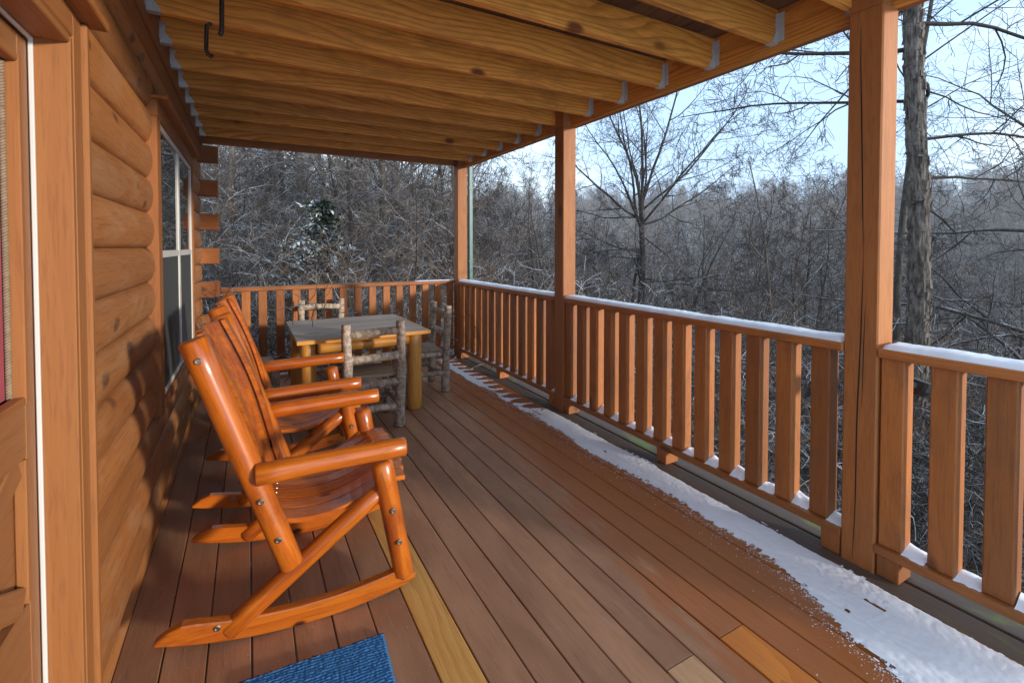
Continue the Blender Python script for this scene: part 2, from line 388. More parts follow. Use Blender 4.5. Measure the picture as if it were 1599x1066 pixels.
# ================================================================== terrain
def sstep(a, b, x):
    t = max(0., min(1., (x - a) / (b - a))); return t * t * (3 - 2 * t)
def gz(x, y):
    d = math.hypot(x, y); phi = math.degrees(math.atan2(x, y))      # 0 = straight along the porch, 90 = to the right
    right = -1.9 - 6.0 * sstep(5, 34, d) + 24 * sstep(48, 210, d) + 8 * sstep(210, 420, d)
    left = -1.15 + 0.6 * sstep(8, 22, d) + 2.5 * sstep(18, 45, d) + 13 * sstep(40, 150, d) + 12 * sstep(150, 420, d)
    wl = sstep(36, 2, phi) if phi > -90 else 1.
    back = -1.1 + 2.0 * sstep(30, 120, d)
    wb = sstep(95, 125, abs(phi))
    z = right * (1 - wl) + left * wl
    z = z * (1 - wb) + back * wb
    z += (mnoise.noise(Vector((x * .12, y * .12, 3.1))) * .5 + mnoise.noise(Vector((x * .5, y * .5, 1.7))) * .10) * sstep(3.5, 9, d) * (1 + 2 * sstep(40, 120, d))
    return z
rings = [0, 1.5, 3, 4.5] + [6 * 1.085 ** i for i in range(68)]
na = 144; V, F = [], []
for r_ in rings:
    for k in range(na):
        a = 2 * math.pi * k / na; x, y = r_ * math.sin(a), r_ * math.cos(a); V.append((x, y, gz(x, y)))
for i in range(len(rings) - 1):
    for k in range(na):
        k2 = (k + 1) % na; F.append((i * na + k, (i + 1) * na + k, (i + 1) * na + k2, i * na + k2))
F.append(tuple(range(na))[::-1])
g = meshobj('ground', V, F, 'ground', None, True); tag(g, kind='structure')

# ================================================================== deck floor
DECK_Y0, DECK_Y1 = -0.35, 6.22
G0, PITCHX = 0.563, 0.1414
deck = empty('deck_floor', (1.1, 2.9, -.02), kind='structure')
def dboard(x0, y0, y1, mat, dz=0):
    return beam('deck_board', (x0 + .0022 + rnd.uniform(0, .0012), y0 + .0015, -.036 + dz), (x0 + PITCHX - .0022 - rnd.uniform(0, .0015), y1 - .0015, 0 + dz), 'y', mat, deck, .0025)
JY = [1.157 - .4067 * 2, 1.157, 1.157 + .4067 * 4, 1.157 + .4067 * 8, 1.157 + .4067 * 6]
for k in range(-7, 15):
    x0 = G0 + k * PITCHX
    if k == 0: dboard(x0, DECK_Y0, 2.78, 'new_board', .001); dboard(x0, 2.78, DECK_Y1, 'deck')
    elif k == 7: dboard(x0, DECK_Y0, 1.157, 'orange_board', .001); dboard(x0, 1.157, DECK_Y1, 'deck')
    elif k == 5: dboard(x0, DECK_Y0, 1.157, 'tan_board', .001); dboard(x0, 1.157, DECK_Y1, 'deck')
    elif k >= 13: x0 += .012 * (k == 14); dboard(x0, DECK_Y0, 3.1, 'moss', -.002); dboard(x0, 3.1, DECK_Y1, 'moss', -.002)
    else:
        c = rnd.choice([None, 3.597, 4.41, None, 3.19]); z = rnd.uniform(-.0012, .0008)
        if c: dboard(x0, DECK_Y0, c, 'deck', z); dboard(x0, c, DECK_Y1, 'deck', z)
        else: dboard(x0, DECK_Y0, DECK_Y1, 'deck', z)
for i in range(17):
    y = DECK_Y0 + .02 + i * .4067
    beam('floor_joist', (-.42, y, -.23), (2.66, y + .038, -.04), 'x', 'gap', deck, 0)
beam('rim_board', (2.71, DECK_Y0, -.27), (2.748, DECK_Y1, -.030), 'y', 'moss', deck)
beam('rim_board', (-.42, DECK_Y1 + .002, -.27), (2.70, DECK_Y1 + .04, -.028), 'x', 'rail', deck)

# ================================================================== posts
Y0, SP, PW = 1.0485, 2.44, .14
POST_X = 2.479
plabel = ['thick square cracked orange-brown post nearest the viewer on the right', 'middle square orange-brown porch post between two railing sections', 'far corner orange-brown porch post beside the teal downspout']
for k in range(3):
    y = Y0 + k * SP
    p = empty('porch_post', (POST_X + PW / 2, y + PW / 2, gz(POST_X, y)), plabel[k], 'post', 'porch posts carrying the upper deck')
    shaft = beam('shaft', (POST_X, y, gz(POST_X, y) - .3), (POST_X + PW, y + PW, 2.578), 'z', 'stain', p, .006)
    beam('notched_top', (POST_X + .001, y + .001, 2.578), (2.568, y + PW - .001, 2.84), 'z', 'stain', p, .004)
    # drying cracks: thin dark wedges let into the faces
    rr = random.Random(k + 3)
    def crack(face, z0, z1, u0, u1, wd):
        n = 26; pts = []; U = u0; Vv, Ff = [], []
        for i in range(n + 1):
            t = i / n; z = z0 + (z1 - z0) * t; u = u0 + (u1 - u0) * t + .006 * mnoise.noise(Vector((z * 2.3, k * 9.1, u0 * 50))); ww = wd * math.sin(math.pi * min(1, t * 1.02 + .01)) ** .6
            for s in (-1, 1):
                if face == 'x': Vv.append((POST_X - .0012, u + s * ww / 2, z))
                else: Vv.append((u + s * ww / 2, y - .0012, z))
        for i in range(n): Ff.append((2 * i, 2 * i + 1, 2 * i + 3, 2 * i + 2))
        o = meshobj('drying_crack', Vv, Ff, 'black', shaft)
    if k == 0:
        crack('x', 1.45, 2.56, y + .066, y + .088, .0055); crack('x', .02, 1.5, y + .085, y + .060, .0065)
        crack('x', .75, 1.25, y + .062, y + .050, .004)
    if k == 1: crack('x', .9, 2.3, y + .06, y + .075, .002)

# ================================================================== railings
def snow_cap(name, lo, hi, th, seed, label):
    nx = max(6, int((hi[0] - lo[0]) / .012)); ny = max(6, int((hi[1] - lo[1]) / .012)); Vv, Ff = [], []
    if nx > ny: pass
    off = seed * 7.7
    for i in range(nx + 1):
        for j in range(ny + 1):
            x = lo[0] + (hi[0] - lo[0]) * i / nx; y = lo[1] + (hi[1] - lo[1]) * j / ny
            e = min(i, nx - i, j, ny - j); en = min(1, e / 3.)
            h = th * (math.sqrt(max(0, 1 - (1 - en) ** 2))) * (1 + .22 * mnoise.noise(Vector((x * 7 + off, y * 7, 0))) + .12 * mnoise.noise(Vector((x * 40, y * 40 + off, 0))))
            jx = .004 * mnoise.noise(Vector((x * 20, y * 20, off))) if e == 0 else 0
            Vv.append((x + jx, y + jx * .7, lo[2] + max(0, h)))
    for i in range(nx):
        for j in range(ny):
            a = i * (ny + 1) + j; Ff.append((a, a + ny + 1, a + ny + 2, a + 1))
    o = meshobj(name, Vv, Ff, 'snow', None, True); return tag(o, label, 'snow', 'snow lying on the porch railing', 'stuff')
def clump(Vv, Ff, c, sx, sy, h, seed):
    n = 14; m = 5; b = len(Vv)
    for i in range(m + 1):
        t = i / m
        for k in range(n):
            a = 2 * math.pi * k / n; q = 1 + .30 * mnoise.noise(Vector((math.cos(a) * 1.4 + seed, math.sin(a) * 1.4, t * 2)))
            r = math.cos(t * math.pi / 2) ** .75
            Vv.append((c[0] + sx * r * math.cos(a) * q, c[1] + sy * r * math.sin(a) * q, c[2] + h * math.sin(t * math.pi / 2) * (1 + .3 * mnoise.noise(Vector((seed * 3, a, 1))))))
    for i in range(m):
        for k in range(n): Ff.append((b + i * n + k, b + i * n + (k + 1) % n, b + (i + 1) * n + (k + 1) % n, b + (i + 1) * n + k))
def drift(Vv, Ff, x0, x1, y0, y1, z, h, seed):
    """wedge of snow lodged between two balusters, banked up towards the outside"""
    n, m = 12, 9; b = len(Vv)
    for i in range(n + 1):
        u = i / n
        for j in range(m + 1):
            v = j / m; e = min(1, 3.2 * min(u, 1 - u) + .0); 
            hh = h * (.25 + .9 * sstep(0, .75, u)) * math.sqrt(max(0, e)) * (.55 + .9 * v * (1 if seed % 3 else .4) + .5 * mnoise.noise(Vector((u * 3 + seed, v * 3, 0))))
            lim = .018 * mnoise.noise(Vector((v * 4, seed * 3.3, 1))) if i == 0 else 0
            Vv.append((x0 + (x1 - x0) * u + lim, y0 + (y1 - y0) * v, z + max(0, hh)))
    for i in range(n):
        for j in range(m): a = b + i * (m + 1) + j; Ff.append((a, a + m + 1, a + m + 2, a + 1))
CAPZ0, CAPZ1 = .992, 1.034
BRZ0, BRZ1 = .100, .138
def side_rail(ya, yb, ys, label, slabel, seed, blocks):
    r = empty('deck_railing', (2.55, (ya + yb) / 2, 0), label, 'railing', 'railing sections round the porch')
    beam('rail_cap', (2.470, ya + .001, CAPZ0), (2.625, yb - .001, CAPZ1), 'y', 'rail', r, .005)
    beam('bottom_rail', (2.470, ya + .001, BRZ0), (2.612, yb - .001, BRZ1), 'y', 'rail', r, .004)
    Vv, Ff = [], []
    for i, yc in enumerate(ys):
        dy = rnd.uniform(-.005, .005); hw = .0445
        dx = rnd.uniform(-.003, .003)
        beam('baluster', (2.496 + dx, yc - hw + dy, BRZ1 + .0005), (2.584 + dx, yc + hw + dy, CAPZ0 - .0005), 'z', 'rail', r, .005, rnd.uniform(-.012, .012))
        drift(Vv, Ff, 2.486 + rnd.uniform(-.004, .014), 2.606, yc - .1777 + hw + .004, yc - hw - .002, BRZ1 - .001, rnd.uniform(.012, .028), seed * 50 + i)
    for yb_ in blocks: beam('support_block', (2.482, yb_, .001), (2.60, yb_ + .085, BRZ0 - .001), 'z', 'rail', r, .003)
    o = meshobj('snow_clumps', Vv, Ff, 'snow', None, True); tag(o, 'white snow clumps between the balusters, ' + slabel, 'snow', 'snow between the balusters', 'stuff')
    snow_cap('rail_snow', (2.478, ya + .012, CAPZ1 - .002), (2.622, yb - .012, CAPZ1), .026, seed, 'snow layer on the cap of ' + slabel)
B0 = [1.308 + .1777 * i for i in range(13)]
side_rail(.05, Y0, [y - SP for y in B0[7:]], 'short orange-brown railing section to the right of the nearest post', 'the short railing section right of the nearest post', 1, [.955])
side_rail(Y0 + PW, Y0 + SP, B0, 'long orange-brown railing between the nearest and middle posts', 'the long railing between nearest and middle posts', 2, [1.195, 2.28, 3.40])
side_rail(Y0 + SP + PW, Y0 + 2 * SP, [y + SP for y in B0], 'receding orange-brown railing between the middle and far corner posts', 'the railing between middle and far corner posts', 3, [3.635, 4.72, 5.84])
# back railing
BY = 6.06
r = empty('deck_railing', (1.1, BY + .07, 0), 'orange-brown railing across the far end behind the dining table', 'railing', 'railing sections round the porch')
beam('rail_cap', (-.262, BY - .015, CAPZ0 + .004), (POST_X - .002, BY + .13, CAPZ1 + .004), 'x', 'rail', r, .005)
beam('bottom_rail', (-.262, BY - .012, BRZ0), (POST_X - .002, BY + .12, BRZ1), 'x', 'rail', r, .004)
nb = 16
for i in range(nb):
    x = -.20 + i * (2.62 / (nb - 1)); dx = rnd.uniform(-.006, .006)
    beam('baluster', (x - .0445 + dx, BY + .006, BRZ1 + .0005), (x + .0445 + dx, BY + .044, CAPZ0 + .0035), 'z', 'rail', r, .005)
for x in (.4, 1.5): beam('support_block', (x, BY, .001), (x + .085, BY + .1, BRZ0 - .001), 'z', 'rail', r, .003)
snow_cap('rail_snow', (1.95, BY - .008, CAPZ1 + .002), (POST_X - .02, BY + .12, CAPZ1 + .004), .010, 9, 'thin snow dusting on the far railing cap')
Vv, Ff = [], []
for i in range(4): clump(Vv, Ff, (2.05 + i * .12, BY + .04, BRZ1 - .001), .035, .03, .02, 77 + i)
tag(meshobj('snow_clumps', Vv, Ff, 'snow', None, True), 'white snow clumps at the foot of the far railing', 'snow', 'snow between the balusters', 'stuff')

# ================================================================== upper deck
ZC, JH = 2.608, .186
ud = empty('upper_deck', (1.1, 3.5, ZC), 'upper deck overhead with rows of golden pine joists', 'deck')
J0 = Y0 + SP + .13
UY0 = J0 - 8 * .40667 - .04
def hanger(parent, x, y, side):
    """galvanised joist hanger: two flanges on the carrier, two cheeks and a stirrup"""
    Vv, Ff = [], []
    def bx(a, b):
        q = len(Vv)
        for X in (a[0], b[0]):
            for Yv in (a[1], b[1]):
                for Z in (a[2], b[2]): Vv.append((X, Yv, Z))
        for f in ((0, 1, 3, 2), (4, 6, 7, 5), (0, 4, 5, 1), (2, 3, 7, 6), (0, 2, 6, 4), (1, 5, 7, 3)): Ff.append(tuple(q + i for i in f))
    t = .0022; z0 = ZC - t - .0005; z1 = ZC + (.105 if side > 0 else .165); X0 = x; d = .055 * side  # wall-side hangers cut short: shade over their upper part put into the shape
    def rng(a, b): return (min(a, b), max(a, b))
    for yy in (y - t - .0006, y + .038 + .0006):                         # cheeks, tapered outline
        q = len(Vv); xs = [(x, z0), (x + d, z0), (x + d * .95, z0 + .02), (x + d * .42, z0 + .06), (x + d * .42, z0 + .085), (x + d * .55, z0 + .10), (x + d * .42, z0 + .115), (x + d * .42, z1 - .012), (x + d * .2, z1), (x, z1)]
        m = len(xs)
        for (X, Z) in xs: Vv.append((X, yy, Z))
        for (X, Z) in xs: Vv.append((X, yy + t, Z))
        Ff.append(tuple(q + i for i in range(m))); Ff.append(tuple(q + m + i for i in range(m))[::-1])
        for i in range(m): j = (i + 1) % m; Ff.append((q + i, q + m + i, q + m + j, q + j))
    a, b = rng(x, x + d); bx((a, y - t, z0), (b, y + .038 + t, z0 + t))
    a, b = rng(x + .0006 * side, x + (.0006 + t) * side)
    bx((a, y - .036, z0 + .012), (b, y - t - .001, z1)); bx((a, y + .038 + t + .001, z0 + .012), (b, y + .074, z1))
    return meshobj('joist_hanger', Vv, Ff, 'steel', parent)
for k in range(-8, 7):
    y = J0 + k * .40667
    if k == 6:
        j = beam('end_joist', (-.402, y, ZC - .004), (2.568, y + .04, ZC + JH), 'x', 'stain', ud, .003)
        continue
    j = beam('joist', (-.402, y, ZC), (2.568, y + .038, ZC + JH), 'x', 'joist', ud, .003, rnd.uniform(-.01, .01))
    hanger(j, -.403, y, 1); hanger(j, 2.569, y, -1)
UY1 = J0 + 6 * .40667 + .06
for q in range(2):
    beam('carrying_beam', (2.571 + q * .040, UY0, ZC - .030), (2.609 + q * .040, UY1, ZC + .25), 'y', 'joist' if q == 0 else 'stain', ud, .003)
beam('ledger', (-.443, UY0, ZC - .055), (-.404, UY1, ZC + .25), 'y', 'stain', ud, .003)
beam('ledger_trim', (-.449, UY0, ZC - .16), (-.417, UY1, ZC - .058), 'y', 'stain', ud, .003)
nbd = 22
for i in range(nbd):
    x = -.43 + i * .1425
    beam('decking_board', (x + .003, UY0, ZC + JH + .0015), (x + .1385, UY1 + .05, ZC + JH + .038), 'y', 'old_decking', ud, .002)

# hooks on the ceiling
def hook(pts, label):
    Vv, Ff = [], []; tube(Vv, Ff, pts, [.0095] * len(pts), 8, True)
    o = meshobj('ceiling_hook', Vv, Ff, 'iron', None, True); tag(o, label, 'hook', 'iron hooks under the upper deck')
    return o
jy = J0 - 3 * .40667 + .019
hook([(-.084, jy, ZC + .02), (-.084, jy, ZC - .06), (-.086, jy, ZC - .17), (-.088, jy, ZC - .195), (-.094, jy, ZC - .205)], 'straight dark iron hook under the joists, nearer the door')
jy = J0 - 2 * .40667 + .019
hook([(-.150, jy, ZC + .02), (-.150, jy, ZC - .008), (-.164, jy, ZC - .014), (-.166, jy, ZC - .06), (-.168, jy, ZC - .135), (-.160, jy, ZC - .158), (-.148, jy, ZC - .168), (-.142, jy, ZC - .156)], 'dark J-shaped iron hook hanging from a joist, nearer the window')

# ================================================================== log cabin
XJ, XF, LP = -.452, -.420, .1795          # joint plane, face of the logs, course height
cabin = empty('log_cabin', (-.6, 3.0, 0), 'orange-brown log-sided cabin wall with door and window on the left', 'cabin')
HY0, HY1 = .55, 5.93
def logpiece(y0, y1, z0, h=LP, xj=XJ, bul=None):
    bul = (XF - XJ) if bul is None else bul
    bul = bul * rnd.uniform(.92, 1.06); prof = []; n = 10
    for i in range(n + 1):
        t = i / n; a = math.pi * t
        prof.append((bul * math.sin(a) ** .55 if 0 < t < 1 else 0, -h / 2 + .001 + (h - .002) * t))
    Ln = y1 - y0; Vv, Ff = [], []; cols = max(2, int(Ln / .25)); off = rnd.random() * 40
    # rounded-over vertical ends
    xs = [0, .006, .018] + [Ln * i / cols for i in range(1, cols)] + [Ln - .018, Ln - .006, Ln]
    for X in xs:
        e = min(X, Ln - X); k = 1 - .16 * max(0, 1 - e / .018) ** 2
        for (q, z) in prof: Vv.append((X, -q * k * (1 + .05 * mnoise.noise(Vector((X * 2 + off, z * 3, 0)))), z))
        Vv.append((X, .10, h / 2 - .001)); Vv.append((X, .10, -h / 2 + .001))
    m = n + 3
    for i in range(len(xs) - 1):
        for k in range(m): k2 = (k + 1) % m; Ff.append((i * m + k, (i + 1) * m + k, (i + 1) * m + k2, i * m + k2))
    Ff.append(tuple(range(m))); Ff.append(tuple((len(xs) - 1) * m + k for k in range(m))[::-1])
    me = bpy.data.meshes.new('log'); me.from_pydata(Vv, [], Ff); me.materials.append(M['log'])
    me.polygons.foreach_set('use_smooth', [len(p.vertices) < 5 for p in me.polygons]); me.update()
    o = bpy.data.objects.new('log', me)
    o.matrix_basis = Matrix.Translation((xj, y0, z0 + h / 2)) @ Matrix(((0, -1, 0), (1, 0, 0), (0, 0, 1))).to_4x4()
    return put(o, cabin)
DY0, DY1, DZ = .74, 1.682, 2.03           # door opening
WY0, WY1, WZ0, WZ1 = 3.21, 4.83, .66, 2.17   # window rough opening
zs = 1.487 - 9 * LP
for c in range(15):
    z = zs + c * LP
    if z > 2.62: break
    segs = [(HY0, HY1)]
    def cut(a, b):
        res = []
        for s, e in segs:
            if b <= s or a >= e: res.append((s, e)); continue
            if s < a - .02: res.append((s, a))
            if e > b + .02: res.append((b, e))
        return res
    if z < DZ + .08: segs = cut(DY0 - .1, DY1 + .1)
    if z + LP > WZ0 - .05 and z < WZ1 + .09: segs = cut(WY0 - .10, WY1 + .08)
    for s, e in segs: logpiece(s, e, z, min(LP, 2.66 - z))
# backing wall and gable wall round the corner
beam('wall_core', (-.75, HY0, -.3), (-.56, HY1 - .02, 2.7), 'y', 'black', cabin, 0)
beam('sill_board', (-.50, DY1 + .1, -.04), (-.428, HY1, zs + .001), 'y', 'log', cabin, .002)
# butt-and-pass corner: square log ends standing out past the corner, one course in two
for q in range(-4, 4):
    z = 1.487 + q * 2 * LP
    if z - .17 < .02: continue
    beam('log_end', (-1.2, HY1 + .002, z - LP + .008), (-.262 + rnd.uniform(-.004, .004), HY1 + .14, z - .006), 'x', 'rail', cabin, .006)
for q in range(-3, 4):
    z = 1.487 + q * 2 * LP - LP
    beam('log_end', (-1.2, HY1 + .004, z - LP + .006), (-.425, HY1 + .12, z - .004), 'x', 'log', cabin, .02)

# ---- door
door = empty('door', (-.5, 1.2, 0)); door.parent = cabin; door.matrix_parent_inverse = cabin.matrix_basis.inverted()
XD = -.487
def dbox(name, lo, hi, ax, mat='door', par=door, ch=.003): return beam(name, lo, hi, ax, mat, par, ch)
SW = .058
dbox('stile', (XD - .04, DY1 - .012 - SW, .03), (XD, DY1 - .012, 2.015), 'z'); dbox('stile', (XD - .04, DY0 + .012, .03), (XD, DY0 + .13, 2.015), 'z')
ya, yb = DY0 + .131, DY1 - .013 - SW
dbox('rail', (XD - .04, ya, 1.958), (XD, yb, 2.015), 'y'); dbox('rail', (XD - .04, ya, .965), (XD, yb, 1.10), 'y'); dbox('rail', (XD - .04, ya, .03), (XD, yb, .60), 'y')
# moulding round the light
for lo, hi, ax in (((XD - .02, yb - .020, 1.10), (XD + .008, yb - .001, 1.957), 'z'), ((XD - .02, ya + .001, 1.10), (XD + .008, ya + .020, 1.957), 'z'),
                   ((XD - .02, ya + .021, 1.937), (XD + .008, yb - .021, 1.957), 'y'), ((XD - .02, ya + .021, 1.101), (XD + .008, yb - .021, 1.121), 'y')):
    dbox('glazing_bead', lo, hi, ax, 'casing')
V_, F_ = [], []      # twisted caming along the edge of the light
for s_ in (0, math.pi): tube(V_, F_, [(XD - .020 + .0035 * math.cos(i * .55 + s_), yb - .028 + .0035 * math.sin(i * .55 + s_), 1.122 + i * .00125) for i in range(650)], [.0035] * 650, 5)
meshobj('caming', V_, F_, 'grey_plank', door, True)
dbox('pane', (XD - .032, ya + .02, 1.12), (XD - .026, yb - .02, 1.938), 'y', 'glass'); dbox('curtain', (XD - .0258, ya + .03, 1.122), (XD - .0245, yb - .036, 1.936), 'z', 'red_cloth', door, 0)
dbox('panel', (XD - .03, ya - .004, .598), (XD - .022, yb + .004, .967), 'y')
dbox('panel_moulding', (XD - .021, yb - .016, .602), (XD + .003, yb - .001, .963), 'z', 'casing'); dbox('panel_moulding', (XD - .021, ya + .001, .602), (XD + .003, ya + .016, .963), 'z', 'casing')
for s in (1, -1):     # crossbuck braces
    cy = (ya + yb) / 2; d = Vector((0, (yb - ya - .05) * s, .34)); o = bpy.data.objects.new('crossbuck', boxmesh('crossbuck', (d.length, .07, .014), 'door', .004))
    o.matrix_basis = Matrix.Translation((XD - .012 + (.0 if s > 0 else .003), cy, .783)) @ Matrix((d.normalized(), Vector((0, -d.z, d.y)).normalized(), Vector((1, 0, 0)))).transposed().to_4x4()
    put(o, door)
lathe('knob', [(.012, 0), (.012, .03), (.028, .04), (.03, .055), (.018, .068)], (XD, DY0 + .075, .95), (1, 0, 0), 'bolt', door)
# jambs, weatherstrip, casing, head
jm = -.404
dbox('jamb', (-.60, DY1, 0.0), (jm - .001, DY1 + .022, DZ + .02), 'z', 'casing', cabin); dbox('jamb', (-.60, DY0 - .022, 0), (jm - .001, DY0, DZ + .02), 'z', 'casing', cabin)
dbox('jamb', (-.60, DY0, DZ), (jm - .001, DY1 - .001, DZ + .022), 'y', 'casing', cabin)
dbox('weatherstrip', (XD + .001, DY1 - .010, .03), (XD + .011, DY1 - .001, DZ - .001), 'z', 'white_vinyl', cabin, .002)
dbox('weatherstrip', (XD + .001, DY0 + .01, DZ - .010), (XD + .011, DY1 - .011, DZ - .001), 'y', 'white_vinyl', cabin, .002)
dbox('threshold', (-.56, DY0, -.03), (-.41, DY1 - .001, .026), 'y', 'iron', cabin)
dbox('casing', (-.46, DY1 + .0225, 0.0), (jm, DY1 + .095, DZ + .095), 'z', 'casing', cabin, .004); dbox('casing', (-.46, DY1 + .096, 0), (jm + .012, DY1 + .127, DZ + .095), 'z', 'casing', cabin, .006)
dbox('casing', (-.46, DY0 - .10, 0), (jm, DY0 - .0225, DZ + .095), 'z', 'casing', cabin, .004)
dbox('casing', (-.46, DY0 - .02, DZ + .0225), (jm + .001, DY1 + .02, DZ + .095), 'y', 'casing', cabin, .004)
dbox('drip_shelf', (-.46, DY0 - .15, DZ + .097), (-.352, DY1 + .155, DZ + .122), 'y', 'stain', cabin, .004)

# ---- window: two double-hung units under one casing
win = empty('window', (-.45, 4.0, 1.4)); win.parent = cabin; win.matrix_parent_inverse = cabin.matrix_basis.inverted()
def wbox(name, lo, hi, ax, mat, ch=.002): return beam(name, lo, hi, ax, mat, win, ch)
wbox('side_casing', (-.50, WY0 - .155, WZ0 - .06), (-.402, WY0 - .04, WZ1 - .001), 'z', 'stain'); wbox('side_casing', (-.50, WY1 + .02, WZ0 - .06), (-.400, WY1 + .11, WZ1 - .001), 'z', 'stain')
wbox('head_casing', (-.50, WY0 - .155, WZ1), (-.399, WY1 + .11, WZ1 + .085), 'y', 'stain'); wbox('drip_cap', (-.47, WY0 - .17, WZ1 + .087), (-.352, WY1 + .13, WZ1 + .107), 'y', 'stain', .004)
wbox('sill', (-.50, WY0 - .019, WZ0 - .06), (-.40, WY1 + .019, WZ0 - .005), 'y', 'stain')
ym = (WY0 + WY1) / 2
for (a, b) in ((WY0, ym - .018), (ym + .018, WY1)):
    for lo, hi, ax in (((-.50, a - .038, WZ0), (-.411, a + .018, WZ1), 'z'), ((-.50, b - .018, WZ0), (-.411, b + .0175, WZ1), 'z'), ((-.50, a + .019, WZ1 - .034), (-.412, b - .019, WZ1 - .001), 'y'), ((-.50, a + .019, WZ0), (-.412, b - .019, WZ0 + .03), 'y'),
                       ((-.50, a + .019, 1.43), (-.413, b - .019, 1.47), 'y')): wbox('sash_frame', lo, hi, ax, 'white_vinyl')
    wbox('pane', (-.428, a + .0185, 1.4705), (-.420, b - .0185, WZ1 - .0345), 'y', 'glass', 0); wbox('insect_screen', (-.422, a + .0185, WZ0 + .0305), (-.419, b - .0185, 1.4295), 'y', 'screen', 0)
    wbox('pane', (-.45, a + .0185, WZ0 + .0305), (-.444, b - .0185, 1.4295), 'y', 'glass', 0)

# ================================================================== rocking chairs
def runner_pts(n=22):
    """side outline of a rocker: gentle arc, tapered rear tip, rounded front"""
    up, lo = [], []
    Rr = 1.75; xc = .20
    for i in range(n + 1):
        x = -.31 + .93 * i / n
        z = Rr - math.sqrt(Rr * Rr - (x - xc) ** 2)
        th = .076
        if x < -.20: th *= max(.10, 1 - ((-.20 - x) / .11) ** 2 * .95)
        if x > .58: th *= math.sqrt(max(.12, 1 - ((x - .58) / .042) ** 2)); 
        lo.append((x, z + (0.008 if x > .58 else 0))); up.append((x, z + th + (0.004 if x > .58 else 0)))
    return lo + up[::-1]
def rocking_chair():
    root = empty('rocking_chair'); W = .325
    for s in (-1, 1):
        y = s * W
        rn = sweep_poly('rocker_runner', runner_pts(), .042, ((0, y, 0), (1, 0, 0), (0, 0, 1), (0, -1, 0)), 'rocker', root, .005)
        def bolt(x, z, yy, par, r=.0115): lathe('bolt', [(r, 0), (r, .004), (r * .8, .006), (r * .55, .006), (r * .5, .003)], (x, yy, z), (0, s, 0), 'bolt', par, 14)
        bolt(-.115, .085, y + s * .0205, rn); bolt(.567, .078, y + s * .0205, rn); bolt(.605, .092, y + s * .0205, rn, .007)
        # back post stands outside the brace, brace outside the front post
        bp = pole('back_post', (-.180, y + s * .012, 1.155), (.138, y + s * .012, .245), .048, .043, 'rocker', root, 16, 7, .025, .004, .14, 3 + s)
        bolt(-.155, 1.085, y + s * .0585, bp); bolt(.035, .540, y + s * .0565, bp); bolt(.092, .380, y + s * .0545, bp)
        yb = y - s * .005
        pole('brace', (-.085, yb, .045), (.482, yb - s * .002, .462), .038, .036, 'rocker', root, 14, 6, .025, .003, .16, 8 + s)
        fp = pole('front_post', (.480, y + s * .018, .600), (.575, y + s * .002, .075), .044, .042, 'rocker', root, 14, 6, .02, 0, .35, 13 + s)
        bolt(.520, .395, y + s * .058, fp); bolt(.545, .255, y + s * .054, fp)
        pole('armrest', (.018, y + s * .050, .640), (.575, y + s * .050, .655), .040, .038, 'rocker', root, 16, 7, .025, .003, .14, 19 + s)
    # cross rails
    for (x, z, r_) in ((.090, .385, .028), (.50, .405, .030), (.545, .255, .028)):
        pole('cross_rail', (x, -W + .02, z), (x, W - .02, z), r_, r_, 'rocker', root, 10, 4, .02, 0, .1, int(x * 100))
    # seat: contoured slats running front to back
    ns = 7
    for i in range(ns):
        yc = -.262 + i * .524 / (ns - 1); wdt = .078; V_, F_ = [], []; m = 12
        xa, xb = .055, .615 - .03 * abs(i - 3) / 3
        for j in range(m + 1):
            t = j / m; x = xa + (xb - xa) * t
            z = .418 + .028 * (t - .35) - .055 * math.sin(math.pi * min(1, t * 1.15)) + (.0 if t < .85 else -.10 * (t - .85)) + .055 * t
            cut_ = 0
            if i == 0 and t > .8: cut_ = 0
            for (yy, zz) in ((-wdt / 2, 0), (wdt / 2, 0), (wdt / 2, .020), (-wdt / 2, .020)): V_.append((x, yc + yy, z + zz))
        for j in range(m):
            for k in range(4): k2 = (k + 1) % 4; F_.append((j * 4 + k, j * 4 + k2, (j + 1) * 4 + k2, (j + 1) * 4 + k))
        F_.append((3, 2, 1, 0)); F_.append(tuple(m * 4 + k for k in range(4)))
        sl_ = meshobj('seat_slat', V_, F_, 'rocker', root)
        for dy in (-.02, .02): lathe('nail', [(.0035, 0), (.003, .0015)], (xa + .02, yc + dy, .4365), (0, 0, 1), 'bolt', sl_, 8)
    # back: tall slats on two scalloped rails
    d = (Vector((.138, 0, .245)) - Vector((-.180, 0, 1.155))).normalized(); nrm = Vector((-d.z, 0, d.x))   # towards the sitter
    if nrm.x < 0: nrm = -nrm
    def bpnt(t, off, y): p = Vector((-.180, 0, 1.155)) + d * t; return p + nrm * off + Vector((0, y, 0))
    for (t, h) in ((.035, .085), (.62, .07)):
        V_, F_ = [], []; m = 18
        for j in range(m + 1):
            u = -1 + 2 * j / m; y = u * (W - .045); bow = -.045 * (1 - u * u); top = h * (.72 + .28 * math.cos(u * math.pi)) 
            for (tt, o_) in ((t, bow + .012), (t + h, bow + .012), (t + h, bow - .016), (t + (h - top), bow - .016), (t + (h - top), bow + .012)):
                pass
            for (tt, o_) in ((t + (h - top), bow + .012), (t + h, bow + .012), (t + h, bow - .020), (t + (h - top), bow - .020)): V_.append(bpnt(tt, o_, y))
        for j in range(m):
            for k in range(4): k2 = (k + 1) % 4; F_.append((j * 4 + k, j * 4 + k2, (j + 1) * 4 + k2, (j + 1) * 4 + k))
        F_.append((3, 2, 1, 0)); F_.append(tuple(m * 4 + k for k in range(4)))
        meshobj('back_rail', V_, F_, 'rocker_dark', root)
    nbk = 7
